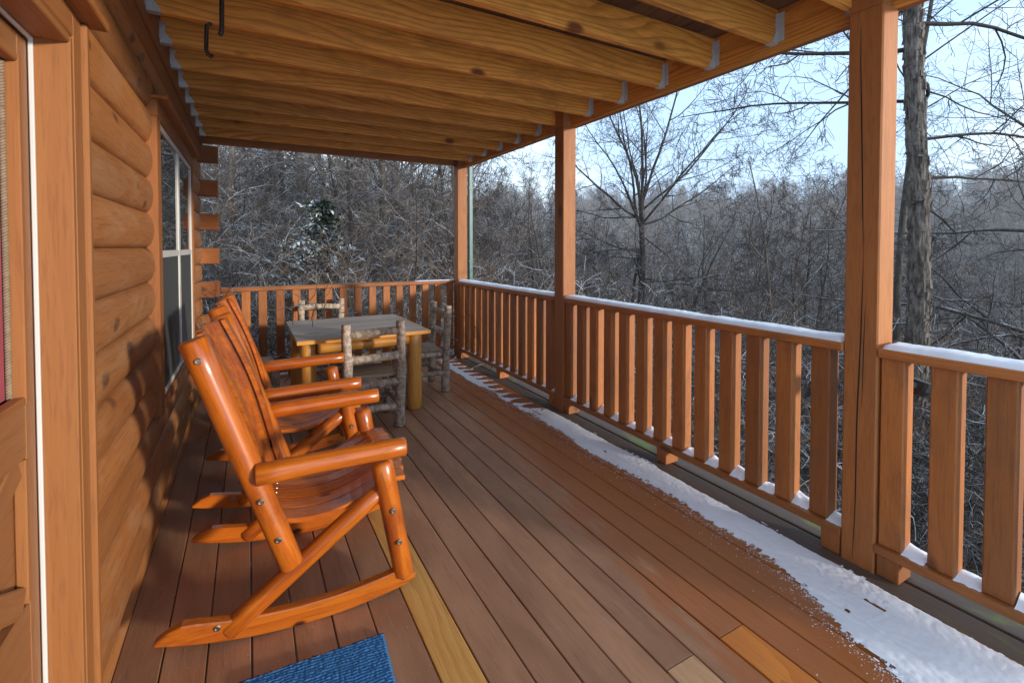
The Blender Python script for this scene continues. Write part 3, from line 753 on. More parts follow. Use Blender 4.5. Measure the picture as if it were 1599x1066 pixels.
    for i in range(nbk):
        u = -1 + 2 * i / (nbk - 1); yc = u * (W - .085); bow = -.045 * (1 - u * u); wdt = .069; V_, F_ = [], []; m = 12
        for j in range(m + 1):
            t = .015 + .80 * j / m - .02 * (1 - u * u) * (j == 0); lean = bow + .0135 + .018 * math.sin(math.pi * j / m * 1.4)
            for (yy, oo) in ((-wdt / 2, 0), (wdt / 2, 0), (wdt / 2, .018), (-wdt / 2, .018)): V_.append(bpnt(t, lean + oo, yc + yy))
        for j in range(m):
            for k in range(4): k2 = (k + 1) % 4; F_.append((j * 4 + k, j * 4 + k2, (j + 1) * 4 + k2, (j + 1) * 4 + k))
        F_.append((3, 2, 1, 0)); F_.append(tuple(m * 4 + k for k in range(4)))
        meshobj('back_slat', V_, F_, 'rocker', root)
    return root
rc = rocking_chair()
tag(rc, 'glossy orange log rocking chair nearest the viewer, beside the cabin wall', 'rocking chair', 'log rocking chairs along the cabin wall')
rc2 = copy_tree(rc)
rc.location = (.031, 2.358, .001); rc.rotation_euler.z = R(-5)
rc2.location = (.040, 3.385, .001); rc2.rotation_euler.z = R(-2)
tag(rc2, 'glossy orange log rocking chair farther back, between the first rocker and the table', 'rocking chair')

# ================================================================== table
tb = empty('dining_table', (.885, 4.725, 0), 'square log dining table with grey weathered top and golden pine legs', 'table')
TX0, TX1, TY0, TY1, TZ = .335, 1.435, 4.14, 5.31, .735
for i in range(8):
    w_ = (TY1 - TY0) / 8; beam('top_plank', (TX0 + .0, TY0 + i * w_ + .0006, TZ - .032), (TX1, TY0 + (i + 1) * w_ - .0006, TZ + rnd.uniform(-.0006, .0006)), 'x', 'table_top', tb, .002)
beam('edge_board', (TX0 - .001, TY0 - .020, TZ - .034), (TX1 + .001, TY0 - .001, TZ - .001), 'x', 'pine_leg', tb, .003)
beam('edge_board', (TX1 + .001, TY0 - .018, TZ - .034), (TX1 + .020, TY1, TZ - .001), 'y', 'pine_leg', tb, .003)
for i, (x, y) in enumerate(((TX0 + .095, TY0 + .11), (TX1 - .095, TY0 + .11), (TX0 + .095, TY1 - .10), (TX1 - .095, TY1 - .10))):
    pole('leg', (x, y, .0015), (x, y, TZ - .034), .066, .064, 'pine_leg', tb, 18, 6, .015, 0, .06, 40 + i)
for (a, b) in (((TX0 + .16, TY0 + .09), (TX1 - .16, TY0 + .09)), ((TX0 + .16, TY1 - .10), (TX1 - .16, TY1 - .10)), ((TX0 + .095, TY0 + .17), (TX0 + .095, TY1 - .16)), ((TX1 - .095, TY0 + .17), (TX1 - .095, TY1 - .16))):
    pole('apron_log', (*a, TZ - .088), (*b, TZ - .088), .052, .050, 'pine_leg', tb, 14, 6, .02, 0, .1, 51)

# ================================================================== rustic dining chairs (local: +x is the way the sitter faces)
def rustic_chair():
    c = empty('rustic_chair'); hw = .215; k = 0
    for s in (-1, 1):
        pole('back_post', (0, s * hw, .001), (-.02, s * hw, .885), .043, .036, 'rustic', c, 14, 14, .11, .0, .10, 60 + s, .006)
        pole('front_leg', (.40, s * hw, .001), (.40, s * hw, .415), .036, .034, 'rustic', c, 12, 9, .11, 0, .1, 63 + s, .005)
        pole('side_rung', (.03, s * hw, .20), (.385, s * hw, .20), .026, .024, 'rustic', c, 10, 7, .12, 0, .25, 65 + s, .004)
        pole('seat_rail', (.03, s * (hw - .02), .385), (.385, s * (hw - .02), .385), .026, .026, 'rustic', c, 10, 7, .1, 0, .2, 67 + s, .003)
    for z, r_, x in ((.80, .032, -.018), (.60, .033, -.013), (.375, .032, 0), (.17, .028, 0)):
        pole('back_rung', (x, -hw + .012, z), (x, hw - .012, z + .004), r_, r_ * .95, 'rustic', c, 12, 8, .13, 0, .3, int(z * 100), .005)
    for z in (.375, .15): pole('front_rung', (.40, -hw + .012, z), (.40, hw - .012, z), .025, .024, 'rustic', c, 10, 7, .12, 0, .25, int(z * 90), .004)
    for i in range(3):
        x0 = .035 + i * .130; beam('seat_plank', (x0, -.195, .416), (x0 + .1275, .195, .445), 'y', 'grey_plank', c, .006)
    return c
ch = rustic_chair()
def setch(o, loc, rz, label):
    o.location = (*loc, 0.0005); o.rotation_euler.z = R(rz); tag(o, label, 'chair', 'bark log chairs round the dining table')
c2, c3, c4 = copy_tree(ch), copy_tree(ch), copy_tree(ch)
setch(ch, (.885, 3.875), 90, 'grey bark log chair with its back to the viewer, in front of the table')
setch(c2, (1.775, 4.80), 180, 'grey bark log chair at the right end of the table, by the snowy boards')
setch(c3, (.745, 5.86), -90, 'log chair behind the table, against the far railing, only its top showing')
setch(c4, (-.215, 4.86), 4, 'grey bark log chair at the left end of the table, behind the rocking chairs')

# ================================================================== rug
V_, F_ = [], []; nx, ny = 190, 400; rx0, rx1, ry0, ry1 = -.085, .395, 1.06, 1.835
for i in range(nx + 1):
    for j in range(ny + 1):
        u, v = i / nx, j / ny; x = rx0 + (rx1 - rx0) * u; y = ry0 + (ry1 - ry0) * v
        e = min(i, nx - i, j, ny - j); fr = (.007 * mnoise.noise(Vector((x * 70, y * 70, 2)))) if e == 0 else 0
        z = .004 + min(1, e / 2.5) * .009 + min(1, e) * (.0030 * mnoise.noise(Vector((x * 120, y * 170, 0))) + .0016 * mnoise.noise(Vector((x * 30, y * 30, 3))) + .0022 * math.sin(y * 520 + 2.5 * mnoise.noise(Vector((x * 9, y * 4, 5)))))
        if e == 0: z = .002
        V_.append((x + fr, y + fr * 1.3, z))
for i in range(nx):
    for j in range(ny):
        a = i * (ny + 1) + j; F_.append((a, a + ny + 1, a + ny + 2, a + 1))
rug = meshobj('door_mat', V_, F_, 'rug', None, True); tag(rug, 'shaggy blue rug lying on the deck boards before the door', 'rug')
rug.rotation_euler.z = R(-4); rug.location = (-.082, -.012, 0.0015)
fr = []; V_, F_ = [], []
rr = random.Random(4)
for i in range(110):
    x = rx0 + (rx1 - rx0) * rr.random(); a = rr.uniform(1.0, 2.1); Lf = rr.uniform(.006, .016)
    tube(V_, F_, [(x, ry1 - .003, .004), (x + math.cos(a) * Lf * .5, ry1 + math.sin(a) * Lf * .5, .006), (x + math.cos(a + .6) * Lf, ry1 + math.sin(a + .6) * Lf, .003)], [.0011] * 3, 4)
f_ = meshobj('fringe', V_, F_, 'rug', None, True); f_.parent = rug

# ================================================================== snow drifted onto the deck
def snow_strip():
    Vv, Ff = [], []; st = .0085; x0, x1, y0, y1 = 1.62, 2.46, -.05, 5.95
    nx, ny = int((x1 - x0) / st), int((y1 - y0) / st); idx = {}; H = {}
    no = mnoise.noise
    for i in range(nx + 1):
        x = x0 + i * st
        for j in range(ny + 1):
            y = y0 + j * st
            inn = 2.16 - .13 * sstep(1.5, .9, y) - .20 * sstep(1.1, .3, y) + .05 * no(Vector((y * 1.7, 0, 0)))
            outr = 2.42 + .02 * no(Vector((y * 2.3, 4, 0)))
            if y > 3.62:      # thin wind-blown tongues between the balusters
                ph = ((y - 1.308 + .083 - .25 * (2.43 - x)) / .1777) % 1.0
                tongue = max(0, 1 - abs(ph - .5) / .33)
                mid = sstep(3.6, 4.0, y) * sstep(4.75, 4.25, y)
                outr = 2.26 + .17 * tongue - .05 * mid; inn = 2.12 + .06 * no(Vector((y * 2.1, 2, 0))) + .06 * mid
            if inn > x + .12 or outr < x - .05: continue
            d = min((x - inn) / .07, (outr - x) / .04, 1.)
            n1 = no(Vector((x * 9, y * 5, 1))); n2 = no(Vector((x * 60, y * 45, 2))); n3 = no(Vector((x * 140, y * 120, 3)))
            gap = abs(((x - G0) / PITCHX + .5) % 1 - .5) * PITCHX
            gd = .55 * max(0, 1 - gap / .012) * (0.6 + .8 * max(0, no(Vector((y * 3.1, x * 2, 8)))))
            h = d * .8 + .36 * n1 + .30 * n2 + .34 * n3 - gd - .22
            if y > 3.62: h -= .05
            if 3.52 < y < 3.70: h -= .25
            if h > -.05: H[(i, j)] = h
    for (i, j), h in H.items():
        if not all(((i + a, j + b) in H) for a, b in ((1, 0), (0, 1), (1, 1))): continue
        if max(H[(i + a, j + b)] for a, b in ((0, 0), (1, 0), (0, 1), (1, 1))) <= .0: continue
        q = []
        for a, b in ((0, 0), (1, 0), (1, 1), (0, 1)):
            key = (i + a, j + b)
            if key not in idx:
                idx[key] = len(Vv); hh = H[key]
                Vv.append((x0 + key[0] * st, y0 + key[1] * st, 0.0008 + .0075 * max(0, min(1.0, hh)) ** .7 + (.003 * max(0, no(Vector((key[0] * .09, key[1] * .06, 6)))) if hh > .2 else 0)))
            q.append(idx[key])
        Ff.append(tuple(q))
    rr = random.Random(11)      # loose grains along the inner edge
    for _ in range(18000):
        y = rr.uniform(-.05, 5.9); inn = 2.16 - .13 * sstep(1.5, .9, y) - .20 * sstep(1.1, .3, y) + .05 * no(Vector((y * 1.7, 0, 0)))
        x = inn + .05 - rr.expovariate(1 / .042)
        if x < 1.5: continue
        if no(Vector((x * 25, y * 18, 9))) < -.12: continue
        s = .0007 + .0028 * rr.random() ** 3; b = len(Vv); a0 = rr.random() * 6
        for k in range(3): Vv.append((x + s * math.cos(a0 + k * 2.1), y + s * math.sin(a0 + k * 2.1) * 1.3, .0012))
        Vv.append((x, y, .0012 + s * .9))
        Ff += [(b, b + 1, b + 3), (b + 1, b + 2, b + 3), (b + 2, b, b + 3)]
    o = meshobj('deck_snow', Vv, Ff, 'snow', None, True)
    tag(o, 'strip of drifted snow on the deck boards along the railing', 'snow', None, 'stuff')
snow_strip()

# ================================================================== downspout, dome fixture
ds = empty('downspout', (2.77, 6.12, -1), 'teal downspout pipe beside the far corner post', 'downspout')
beam('pipe', (2.705, 6.06, gz(2.7, 6.1)), (2.765, 6.115, 2.62), 'z', 'teal', ds, .008)
beam('bracket', (2.702, 6.057, 1.28), (2.768, 6.118, 1.31), 'z', 'teal', ds, .002); beam('bracket', (2.702, 6.057, 2.3), (2.768, 6.118, 2.33), 'z', 'teal', ds, .002)
dm = empty('outdoor_fixture', (2.80, 1.0, .83), 'dark dome-shaped fixture outside the railing right of the nearest post', 'fixture')
lathe('dome', [(.010, -.062), (.040, -.055), (.058, -.030), (.064, 0), (.066, .012), (.060, .014)], (2.78, 1.005, .845), (.25, -.2, 1), 'dome', dm, 24)
beam('bracket', (2.626, .99, .835), (2.735, 1.015, .86), 'x', 'dome', dm, .003)

# ================================================================== trees
def grow(rr, p, d, Ln, r, lv, maxlv, out, P):
    ns = P['seg'][lv]; path = [Vector(p)]; rad = [r]; d = Vector(d).normalized(); cur = Vector(p); st = Ln / ns; dirs = [d.copy()]
    tip = P['tip'][lv]
    for i in range(ns):
        wv = P['wob'][lv]
        d = (d + Vector((rr.gauss(0, wv), rr.gauss(0, wv), rr.gauss(0, wv) + P['up'][lv]))).normalized()
        cur = cur + d * st; path.append(cur.copy()); dirs.append(d.copy())
        t = (i + 1) / ns; rad.append(max(P['rmin'], r * (1 - t) + r * tip * t))
    out.append((lv, path, rad))
    if lv >= maxlv: return
    nch = P['kids'][lv]; nch = max(1, int(round(nch * rr.uniform(.8, 1.2))))
    t0 = P['t0'][lv]; ga = rr.random() * 6.28
    for c in range(nch):
        t = t0 + (1 - t0) * ((c + rr.random()) / nch); f = t * ns; i = min(ns - 1, int(f)); q = path[i].lerp(path[i + 1], f - i); dd = dirs[i]
        ga += 2.4 + rr.uniform(-.5, .5); a = Vector((0, 0, 1)) if abs(dd.z) < .9 else Vector((1, 0, 0))
        u = dd.cross(a).normalized(); v = dd.cross(u); side = u * math.cos(ga) + v * math.sin(ga)
        an = R(rr.uniform(*P['ang'][lv])); cd = dd * math.cos(an) + side * math.sin(an)
        rr_ = rad[i] * (1 - (f - i)) + rad[i + 1] * (f - i)
        cl = Ln * P['len'][lv] * rr.uniform(.6, 1.2) * (1.15 - P['tap'][lv] * t)
        grow(rr, q, cd, cl, max(P['rmin'], rr_ * rr.uniform(*P['rad'][lv])), lv + 1, maxlv, out, P)
BASE = dict(seg=[10, 7, 5, 4, 3], tip=[.25, .25, .25, .3, .4], wob=[.045, .10, .14, .18, .2], up=[.02, .03, .03, .02, .0], rmin=.004,
            kids=[15, 7, 6, 4], t0=[.25, .2, .15, .1], ang=[(35, 65), (30, 60), (30, 65), (30, 70)], len=[.42, .45, .45, .5], rad=[(.35, .5), (.45, .6), (.5, .65), (.55, .7)], tap=[.7, .6, .5, .4])
def branch_mesh(name, out, lv_ok, mat, sides):
    V_, F_ = [], []
    for lv, path, rad in out:
        if lv in lv_ok: tube(V_, F_, path, rad, sides[lv], lv == 0)
    me = bpy.data.meshes.new(name); me.from_pydata([tuple(v) for v in V_], [], F_); me.materials.append(M[mat])
    me.polygons.foreach_set('use_smooth', [True] * len(me.polygons)); me.update()
    return me
SIDES = [7, 5, 4, 3, 3]
def tree_meshes(seed, H, r, P, maxlv, bark, twig, lean=(0, 0, 1)):
    rr = random.Random(seed); out = []; grow(rr, (0, 0, -.4), lean, H, r, 0, maxlv, out, P)
    return branch_mesh('trunk', out, (0, 1), bark, SIDES), branch_mesh('crown', out, (2, 3, 4), twig, SIDES)
def place_tree(ms, loc, rz, sc, label, group, name='bare_tree'):
    e = empty(name, loc, label, 'tree', group); e.rotation_euler.z = rz; e.scale = (sc, sc, sc)
    for me in ms:
        o = bpy.data.objects.new(me.name.split('.')[0], me); COL.objects.link(o); o.parent = e
    return e
def at(px, t):      # point on the ground below the image column px, t metres ahead of the camera
    a = R(YAW); u = (px - 800.4) / FPX; x = t * (math.sin(a) + u * math.cos(a)); y = t * (math.cos(a) - u * math.sin(a))
    return x, y

def vary(**k): P = dict(BASE); P.update(k); return P
# --- prototypes
tall = [tree_meshes(100 + i, 11.5, .13, vary(kids=[16, 7, 5, 4], len=[.36, .45, .45, .5], up=[.015, .05, .04, .02, 0], rmin=.005), 4, 'bark', 'twig') for i in range(4)]
mid_n = 5
mid = [tree_meshes(200 + i, 7.2, .08, vary(wob=[.11, .15, .18, .2, .2], tip=[.12, .25, .25, .3, .4], kids=[15, 7, 6, 4], t0=[.12, .15, .12, .1], ang=[(30, 62), (30, 65), (30, 65), (30, 70)], len=[.52, .48, .5, .5], rmin=.0042), 4, 'bark_dark' if i % 2 else 'bark', 'twig' if i % 2 else 'twig_dark') for i in range(mid_n)]
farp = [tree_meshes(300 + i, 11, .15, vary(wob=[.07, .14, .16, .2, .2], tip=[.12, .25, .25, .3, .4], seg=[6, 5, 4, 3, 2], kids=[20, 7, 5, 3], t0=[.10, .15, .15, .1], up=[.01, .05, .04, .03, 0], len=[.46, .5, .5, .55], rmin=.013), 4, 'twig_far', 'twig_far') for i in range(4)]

def brush_mesh(seed, n, H, r, spread, mat, kids, rmin=.0035, droop=-.10):
    rr = random.Random(seed); out = []
    P = vary(seg=[8, 5, 3, 2, 2], tip=[.3, .35, .4, .5, .5], wob=[.15, .22, .24, .2, .2], up=[droop, droop * .4, 0, 0, 0], kids=kids, t0=[.15, .1, .1, .1], ang=[(25, 65), (30, 70), (30, 70), (30, 70)], len=[.42, .5, .5, .5], rmin=rmin)
    for _ in range(n):
        a = rr.random() * 6.28; q = rr.random() ** .5 * spread
        grow(rr, (q * math.cos(a), q * math.sin(a), -.1), (rr.gauss(0, .45), rr.gauss(0, .45), 1.1), H * rr.uniform(.6, 1.2), r * rr.uniform(.6, 1.2), 0, 2, out, P)
    return branch_mesh('brush_stems', out, (0, 1, 2), mat, [5, 3, 3])
brush = [brush_mesh(400 + i, 26, 2.7, .012, 1.3, ('brush', 'twig', 'brush', 'twig_dark')[i], [9, 5]) for i in range(4)]
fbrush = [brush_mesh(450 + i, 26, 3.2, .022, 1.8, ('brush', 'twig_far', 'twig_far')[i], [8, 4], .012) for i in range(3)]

rt = random.Random(21)
desc = {'tall': 'tall', 'mid': 'slender'}
# --- centre tree
P_c = vary(seg=[9, 9, 6, 5, 3], wob=[.03, .07, .12, .16, .2], kids=[15, 9, 6, 4], t0=[.30, .18, .15, .1], ang=[(40, 75), (30, 60), (30, 65), (30, 70)], len=[.40, .42, .45, .5], up=[.0, .035, .03, .02, .0], rmin=.0045, rad=[(.40, .58), (.45, .6), (.5, .65), (.55, .7)])
def hero_centre():
    rr = random.Random(5); out = []; x, y = at(1003, 13.5)
    z0 = gz(x, y); base = Vector((0, 0, -.5)); H = 1.487 + 1.15 - z0
    path = [Vector((0.02 * math.sin(i), .02 * math.cos(i * 1.3), -.5 + (H + .5) * i / 10)) for i in range(11)]; out.append((0, path, [.135 - .0065 * i for i in range(11)]))
    top = path[-1]; Rv = Vector((math.cos(R(YAW)), -math.sin(R(YAW)), 0)); Fv = Vector((math.sin(R(YAW)), math.cos(R(YAW)), 0))
    for (dx, df, dz, Ln, r_) in ((-.22, .1, 1, 4.3, .042), (.02, -.1, 1, 5.0, .055), (.30, .15, 1, 4.9, .046), (.85, -.2, .70, 4.8, .038), (-.08, .3, 1, 4.2, .035), (.15, .3, 1, 4.4, .035), (-.16, .5, .9, 3.8, .05), (-.95, .2, .42, 3.4, .045), (.95, .3, .25, 3.8, .04), (-.5, -.5, .8, 3.6, .04), (.5, -.6, .9, 3.8, .04)):
        grow(rr, top + Vector((0, 0, rr.uniform(-.7, .2))), Rv * dx + Fv * df + Vector((0, 0, dz)), Ln, r_, 1, 4, out, P_c)
    for i in range(14):      # lower limbs, drooping
        a = rr.random() * 6.28; z = rr.uniform(2.2, H - .3)
        grow(rr, Vector((0, 0, z)), (math.cos(a), math.sin(a), rr.uniform(-.15, .35)), rr.uniform(1.8, 3.4), .03, 1, 4, out, vary(up=[0, -.03, .0, 0, 0], kids=[0, 8, 5, 4], rmin=.0045))
    ms = (branch_mesh('trunk', out, (0, 1), 'bark_dark', SIDES), branch_mesh('crown', out, (2, 3, 4), 'twig_dark', SIDES))
    place_tree(ms, (x, y, z0), 0, 1, 'spreading bare tree standing out against the sky right of the middle post', None)
hero_centre()

# --- shaggy trunk just outside the railing on the right
def hero_right():
    t = 6.2; x, y = at(1431, t); z0 = gz(x, y); rr = random.Random(8)
    e = empty('bare_tree', (x, y, z0), 'thick shaggy-barked tree trunk just outside the railing on the right', 'tree')
    V_, F_ = [], []; nA, nZ = 56, 330; H = 15.
    for j in range(nZ + 1):
        z = -.5 + (H + .5) * j / nZ; r_ = .132 - .0055 * z; cx = .05 * math.sin(z * .7) - .008 * z; cy = .04 * math.cos(z * .9)
        for k in range(nA):
            a = 2 * math.pi * k / nA; ca, sa = math.cos(a), math.sin(a)
            n1 = mnoise.noise(Vector((ca * 2.6, sa * 2.6, z * .9))); pl = mnoise.noise(Vector((ca * 7, sa * 7, z * 3.2))); fi = mnoise.noise(Vector((ca * 16, sa * 16, z * 5)))
            rad = r_ * (1 + .06 * n1) + .014 * max(-.35, pl) + .007 * fi
            V_.append((cx + rad * ca, cy + rad * sa, z))
    for j in range(nZ):
        for k in range(nA): k2 = (k + 1) % nA; F_.append((j * nA + k, j * nA + k2, (j + 1) * nA + k2, (j + 1) * nA + k))
    for _ in range(520):     # loose plates of bark standing off the trunk
        z = rr.uniform(.5, 8.5); a = rr.random() * 6.28; r_ = .132 - .0055 * z + .006; cx = .05 * math.sin(z * .7) - .008 * z; cy = .04 * math.cos(z * .9)
        hh = rr.uniform(.04, .15); ww = rr.uniform(.05, .15); b = len(V_); off = rr.uniform(.010, .022); fl = rr.choice((0, 1))
        for (u, v) in ((-.5, 0), (.5, 0), (.38, 1), (-.42, 1)):
            an = a + u * ww / r_ * .5; o_ = r_ + (off if (v == fl) else .004); V_.append((cx + o_ * math.cos(an), cy + o_ * math.sin(an), z + v * hh + rr.uniform(-.01, .01)))
        for (u, v) in ((-.5, 0), (.5, 0), (.38, 1), (-.42, 1)):
            an = a + u * ww / r_ * .5; V_.append((cx + (r_ - .02) * math.cos(an), cy + (r_ - .02) * math.sin(an), z + v * hh))
        F_ += [(b, b + 1, b + 2, b + 3), (b, b + 4, b + 5, b + 1), (b + 1, b + 5, b + 6, b + 2), (b + 2, b + 6, b + 7, b + 3), (b + 3, b + 7, b + 4, b)]
    me = bpy.data.meshes.new('trunk'); me.from_pydata([tuple(v) for v in V_], [], F_); me.materials.append(M['hero_bark']); me.update()
    o = bpy.data.objects.new('trunk', me); COL.objects.link(o); o.parent = e
    out = []; Rv = Vector((math.cos(R(YAW)), -math.sin(R(YAW)), 0)); Fv = Vector((math.sin(R(YAW)), math.cos(R(YAW)), 0))
    P = vary(seg=[8, 9, 6, 5, 3], wob=[.05, .11, .16, .18, .2], up=[0, -.012, -.005, .0, .01], kids=[0, 9, 6, 5], t0=[.2, .12, .1, .1], len=[.4, .42, .48, .5], ang=[(30, 60), (30, 65), (30, 70), (30, 70)], rmin=.0032)
    zc = 1.487 - z0
    for (dz, dx, df, up_, Ln, r_) in ((2.6, -1, .45, .05, 3.2, .035), (3.2, -.8, -.2, .0, 3.0, .03), (1.9, -.75, .7, .12, 3.0, .026), (3.9, -.6, .8, -.05, 3.4, .035), (.9, .9, .3, .05, 2.6, .022), (1.4, 1, -.1, .05, 2.6, .024), (2.2, .9, .5, .0, 3.0, .03), (2.9, 1, .1, .0, 3.0, .03), (.2, .8, .6, -.05, 2.2, .018), (-.6, 1, .2, -.1, 2.2, .016), (3.4, .5, 1, .05, 3.0, .03), (-1.0, -.5, .7, -.1, 1.8, .014), (.5, 1, .6, .1, 2.6, .02)):
        grow(rr, Vector((0, 0, zc + dz)), Rv * dx + Fv * df + Vector((0, 0, up_)), Ln, r_, 1, 4, out, P)
    me = branch_mesh('branches', out, (1, 2, 3, 4), 'twig_dark', SIDES); o = bpy.data.objects.new('branches', me); COL.objects.link(o); o.parent = e
hero_right()
# neighbour whose boughs reach in from the right
P_d = vary(seg=[10, 10, 6, 5, 3], wob=[.04, .17, .15, .18, .2], kids=[24, 9, 6, 5], t0=[.12, .12, .1, .1], ang=[(50, 95), (30, 60), (30, 65), (30, 70)], len=[.40, .42, .48, .5], up=[.01, .0, .0, .0, .0], rmin=.0035)
nb_ms = tree_meshes(901, 12.5, .15, P_d, 4, 'bark_dark', 'twig_dark')
x, y = at(1760, 8.2); place_tree(nb_ms, (x, y, gz(x, y)), .5, 1, 'bare tree reaching dark boughs into the picture at the right edge', None)
x, y = at(1402, 8.6); place_tree(tree_meshes(903, 13, .075, vary(kids=[10, 5, 4, 3], t0=[.55, .15, .15, .1]), 4, 'bark_dark', 'twig_dark'), (x, y, gz(x, y)), 0, 1, 'thin dark trunk just left of the shaggy trunk, half hidden by the nearest post', None)

# --- near and middle trees, one by one
spots = []
LAND = [(300, 'behind the cabin log ends'), (380, 'above the rocking chair backs'), (440, 'left of the snowy evergreen'), (500, 'behind the snowy evergreen'), (560, 'above the table'), (620, 'above the right table end'), (680, 'right of the dining table'), (725, 'just left of the corner post'),
        (765, 'just right of the teal downspout'), (815, 'midway between corner and middle posts'), (868, 'just left of the middle post'), (930, 'just right of the middle post'), (985, 'left of the spreading tree'), (1030, 'behind the spreading tree'), (1090, 'right of the spreading tree'), (1160, 'above the long railing midpoint'),
        (1240, 'in the gap before the nearest post'), (1325, 'just left of the nearest post'), (1410, 'behind the nearest post'), (1460, 'behind the shaggy trunk'), (1530, 'right of the shaggy trunk'), (1600, 'at the right picture edge'), (9999, 'reaching in past the right edge')]
def region(px): return next(l for p, l in LAND if px < p)
SIZE = ['slim', 'broad', 'crooked', 'leaning', 'dense', 'open', 'twiggy', 'forked']
def add_tree(kind, px, t, sc, proto=None):
    x, y = at(px, t); ms = rt.choice(tall if kind == 'tall' else mid if kind == 'mid' else farp) if proto is None else proto
    band = 'in near brush' if t < 16 else 'amid the wood' if t < 40 else 'on the far slope'
    lab = 'bare %s tree %s, %s' % ({'tall': 'tall grey', 'mid': 'slender dark', 'far': 'pale snow-dusted'}[kind], band, region(px))
    return place_tree(ms, (x, y, gz(x, y) - .1), rt.random() * 6.28, sc, lab, lab.replace('bare', 'bare') + ' group')
# left wood: close and tall
for i in range(26): add_tree('tall', rt.uniform(250, 720), rt.uniform(13, 34), rt.uniform(.75, 1.25))
for i in range(22): add_tree('mid', rt.uniform(280, 730), rt.uniform(10, 26), rt.uniform(.7, 1.2))
for px, t, s in ((562, 15, 1.15), (598, 17, 1.2)): add_tree('tall', px, t, s)
# centre strip
for i in range(12): add_tree('tall', rt.uniform(730, 870), rt.uniform(22, 40), rt.uniform(.7, .95))
for i in range(16): add_tree('mid', rt.uniform(730, 900), rt.uniform(12, 26), rt.uniform(.7, 1.05))
# right side: below eye level
for i in range(46): add_tree('mid', rt.uniform(880, 1680), rt.uniform(11, 34), rt.uniform(.6, 1.15))
for i in range(14): add_tree('tall', rt.uniform(880, 1700), rt.uniform(26, 55), rt.uniform(.6, .9))
for i in range(26): add_tree('mid', rt.uniform(860, 1700), rt.uniform(30, 60), rt.uniform(1.0, 1.5))
for px, t, s in ((1180, 34, 1.05), (1215, 38, 1.1)): add_tree('tall', px, t, s)
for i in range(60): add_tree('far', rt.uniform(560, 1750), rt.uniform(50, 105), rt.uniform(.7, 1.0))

# --- stuff: far wood, undergrowth (geometry nodes instance the meshes on points)
def scatter(name, pts, rots, scs, meshes, label, cat):
    me = bpy.data.meshes.new(name); me.from_pydata(pts, [], [])
    a = me.attributes.new('rotz', 'FLOAT', 'POINT'); a.data.foreach_set('value', rots); a = me.attributes.new('sc', 'FLOAT', 'POINT'); a.data.foreach_set('value', scs)
    a = me.attributes.new('pick', 'INT', 'POINT'); a.data.foreach_set('value', [rt.randrange(len(meshes)) for _ in pts])
    o = bpy.data.objects.new(name, me); COL.objects.link(o); tag(o, label, cat, None, 'stuff')
    ng = bpy.data.node_groups.new(name + '_nodes', 'GeometryNodeTree')
    ng.interface.new_socket('Geometry', in_out='INPUT', socket_type='NodeSocketGeometry'); ng.interface.new_socket('Geometry', in_out='OUTPUT', socket_type='NodeSocketGeometry')
    gi = ng.nodes.new('NodeGroupInput'); go = ng.nodes.new('NodeGroupOutput'); ip = ng.nodes.new('GeometryNodeInstanceOnPoints'); j = ng.nodes.new('GeometryNodeJoinGeometry')
    for src in reversed(meshes):
        jj = ng.nodes.new('GeometryNodeJoinGeometry'); gti = ng.nodes.new('GeometryNodeGeometryToInstance')
        for s_ in (src if isinstance(src, (list, tuple)) else [src]):
            oi = ng.nodes.new('GeometryNodeObjectInfo'); oi.inputs['Object'].default_value = s_; ng.links.new(oi.outputs['Geometry'], jj.inputs[0])
        ng.links.new(jj.outputs[0], gti.inputs[0]); ng.links.new(gti.outputs[0], j.inputs[0])
    def at_(n, ty):
        q = ng.nodes.new('GeometryNodeInputNamedAttribute'); q.data_type = ty; q.inputs[0].default_value = n; return q.outputs[0]
    cb = ng.nodes.new('ShaderNodeCombineXYZ'); ng.links.new(at_('rotz', 'FLOAT'), cb.inputs[2])
    ng.links.new(gi.outputs[0], ip.inputs['Points']); ng.links.new(j.outputs[0], ip.inputs['Instance']); ip.inputs['Pick Instance'].default_value = True
    ng.links.new(at_('pick', 'INT'), ip.inputs['Instance Index']); ng.links.new(cb.outputs[0], ip.inputs['Rotation']); ng.links.new(at_('sc', 'FLOAT'), ip.inputs['Scale'])
    ng.links.new(ip.outputs[0], go.inputs[0])
    md = o.modifiers.new('scatter', 'NODES'); md.node_group = ng
    return o
def carrier(me, px, t, name, label, cat):   # one real bush that also lends its mesh to the undergrowth
    o = bpy.data.objects.new(name, me); x, y = at(px, t); o.location = (x, y, gz(x, y)); COL.objects.link(o); return tag(o, label, cat)
bl = ['snow-flecked brown bramble bush below the far corner of the railing', 'twiggy grey bush low beyond the long railing', 'tangled brown bush below the short railing section', 'dark twiggy bush beyond the middle post']
br_o = [carrier(m, px, t, 'bush', l_, 'bush') for m, px, t, l_ in zip(brush, (640, 1150, 1540, 930), (9, 8, 8, 10), bl)]
fb_o = [carrier(m, px, t, 'bush', l_, 'bush') for m, px, t, l_ in zip(fbrush, (800, 1250, 1560), (34, 36, 33), ('pale bush on the far slope between the corner and middle posts', 'pale bush on the far slope left of the nearest post', 'pale bush on the far slope at the right edge'))]
ft_o = []
for i, m in enumerate(farp):
    x, y = at((660, 960, 1120, 1560)[i], 96); e = place_tree(m, (x, y, gz(x, y)), i, 1, 'pale bare tree on the far ridge ' + ('near the corner post', 'right of the middle post', 'in the gap left of the nearest post', 'beyond the shaggy trunk')[i], None)
    ft_o.append(e)
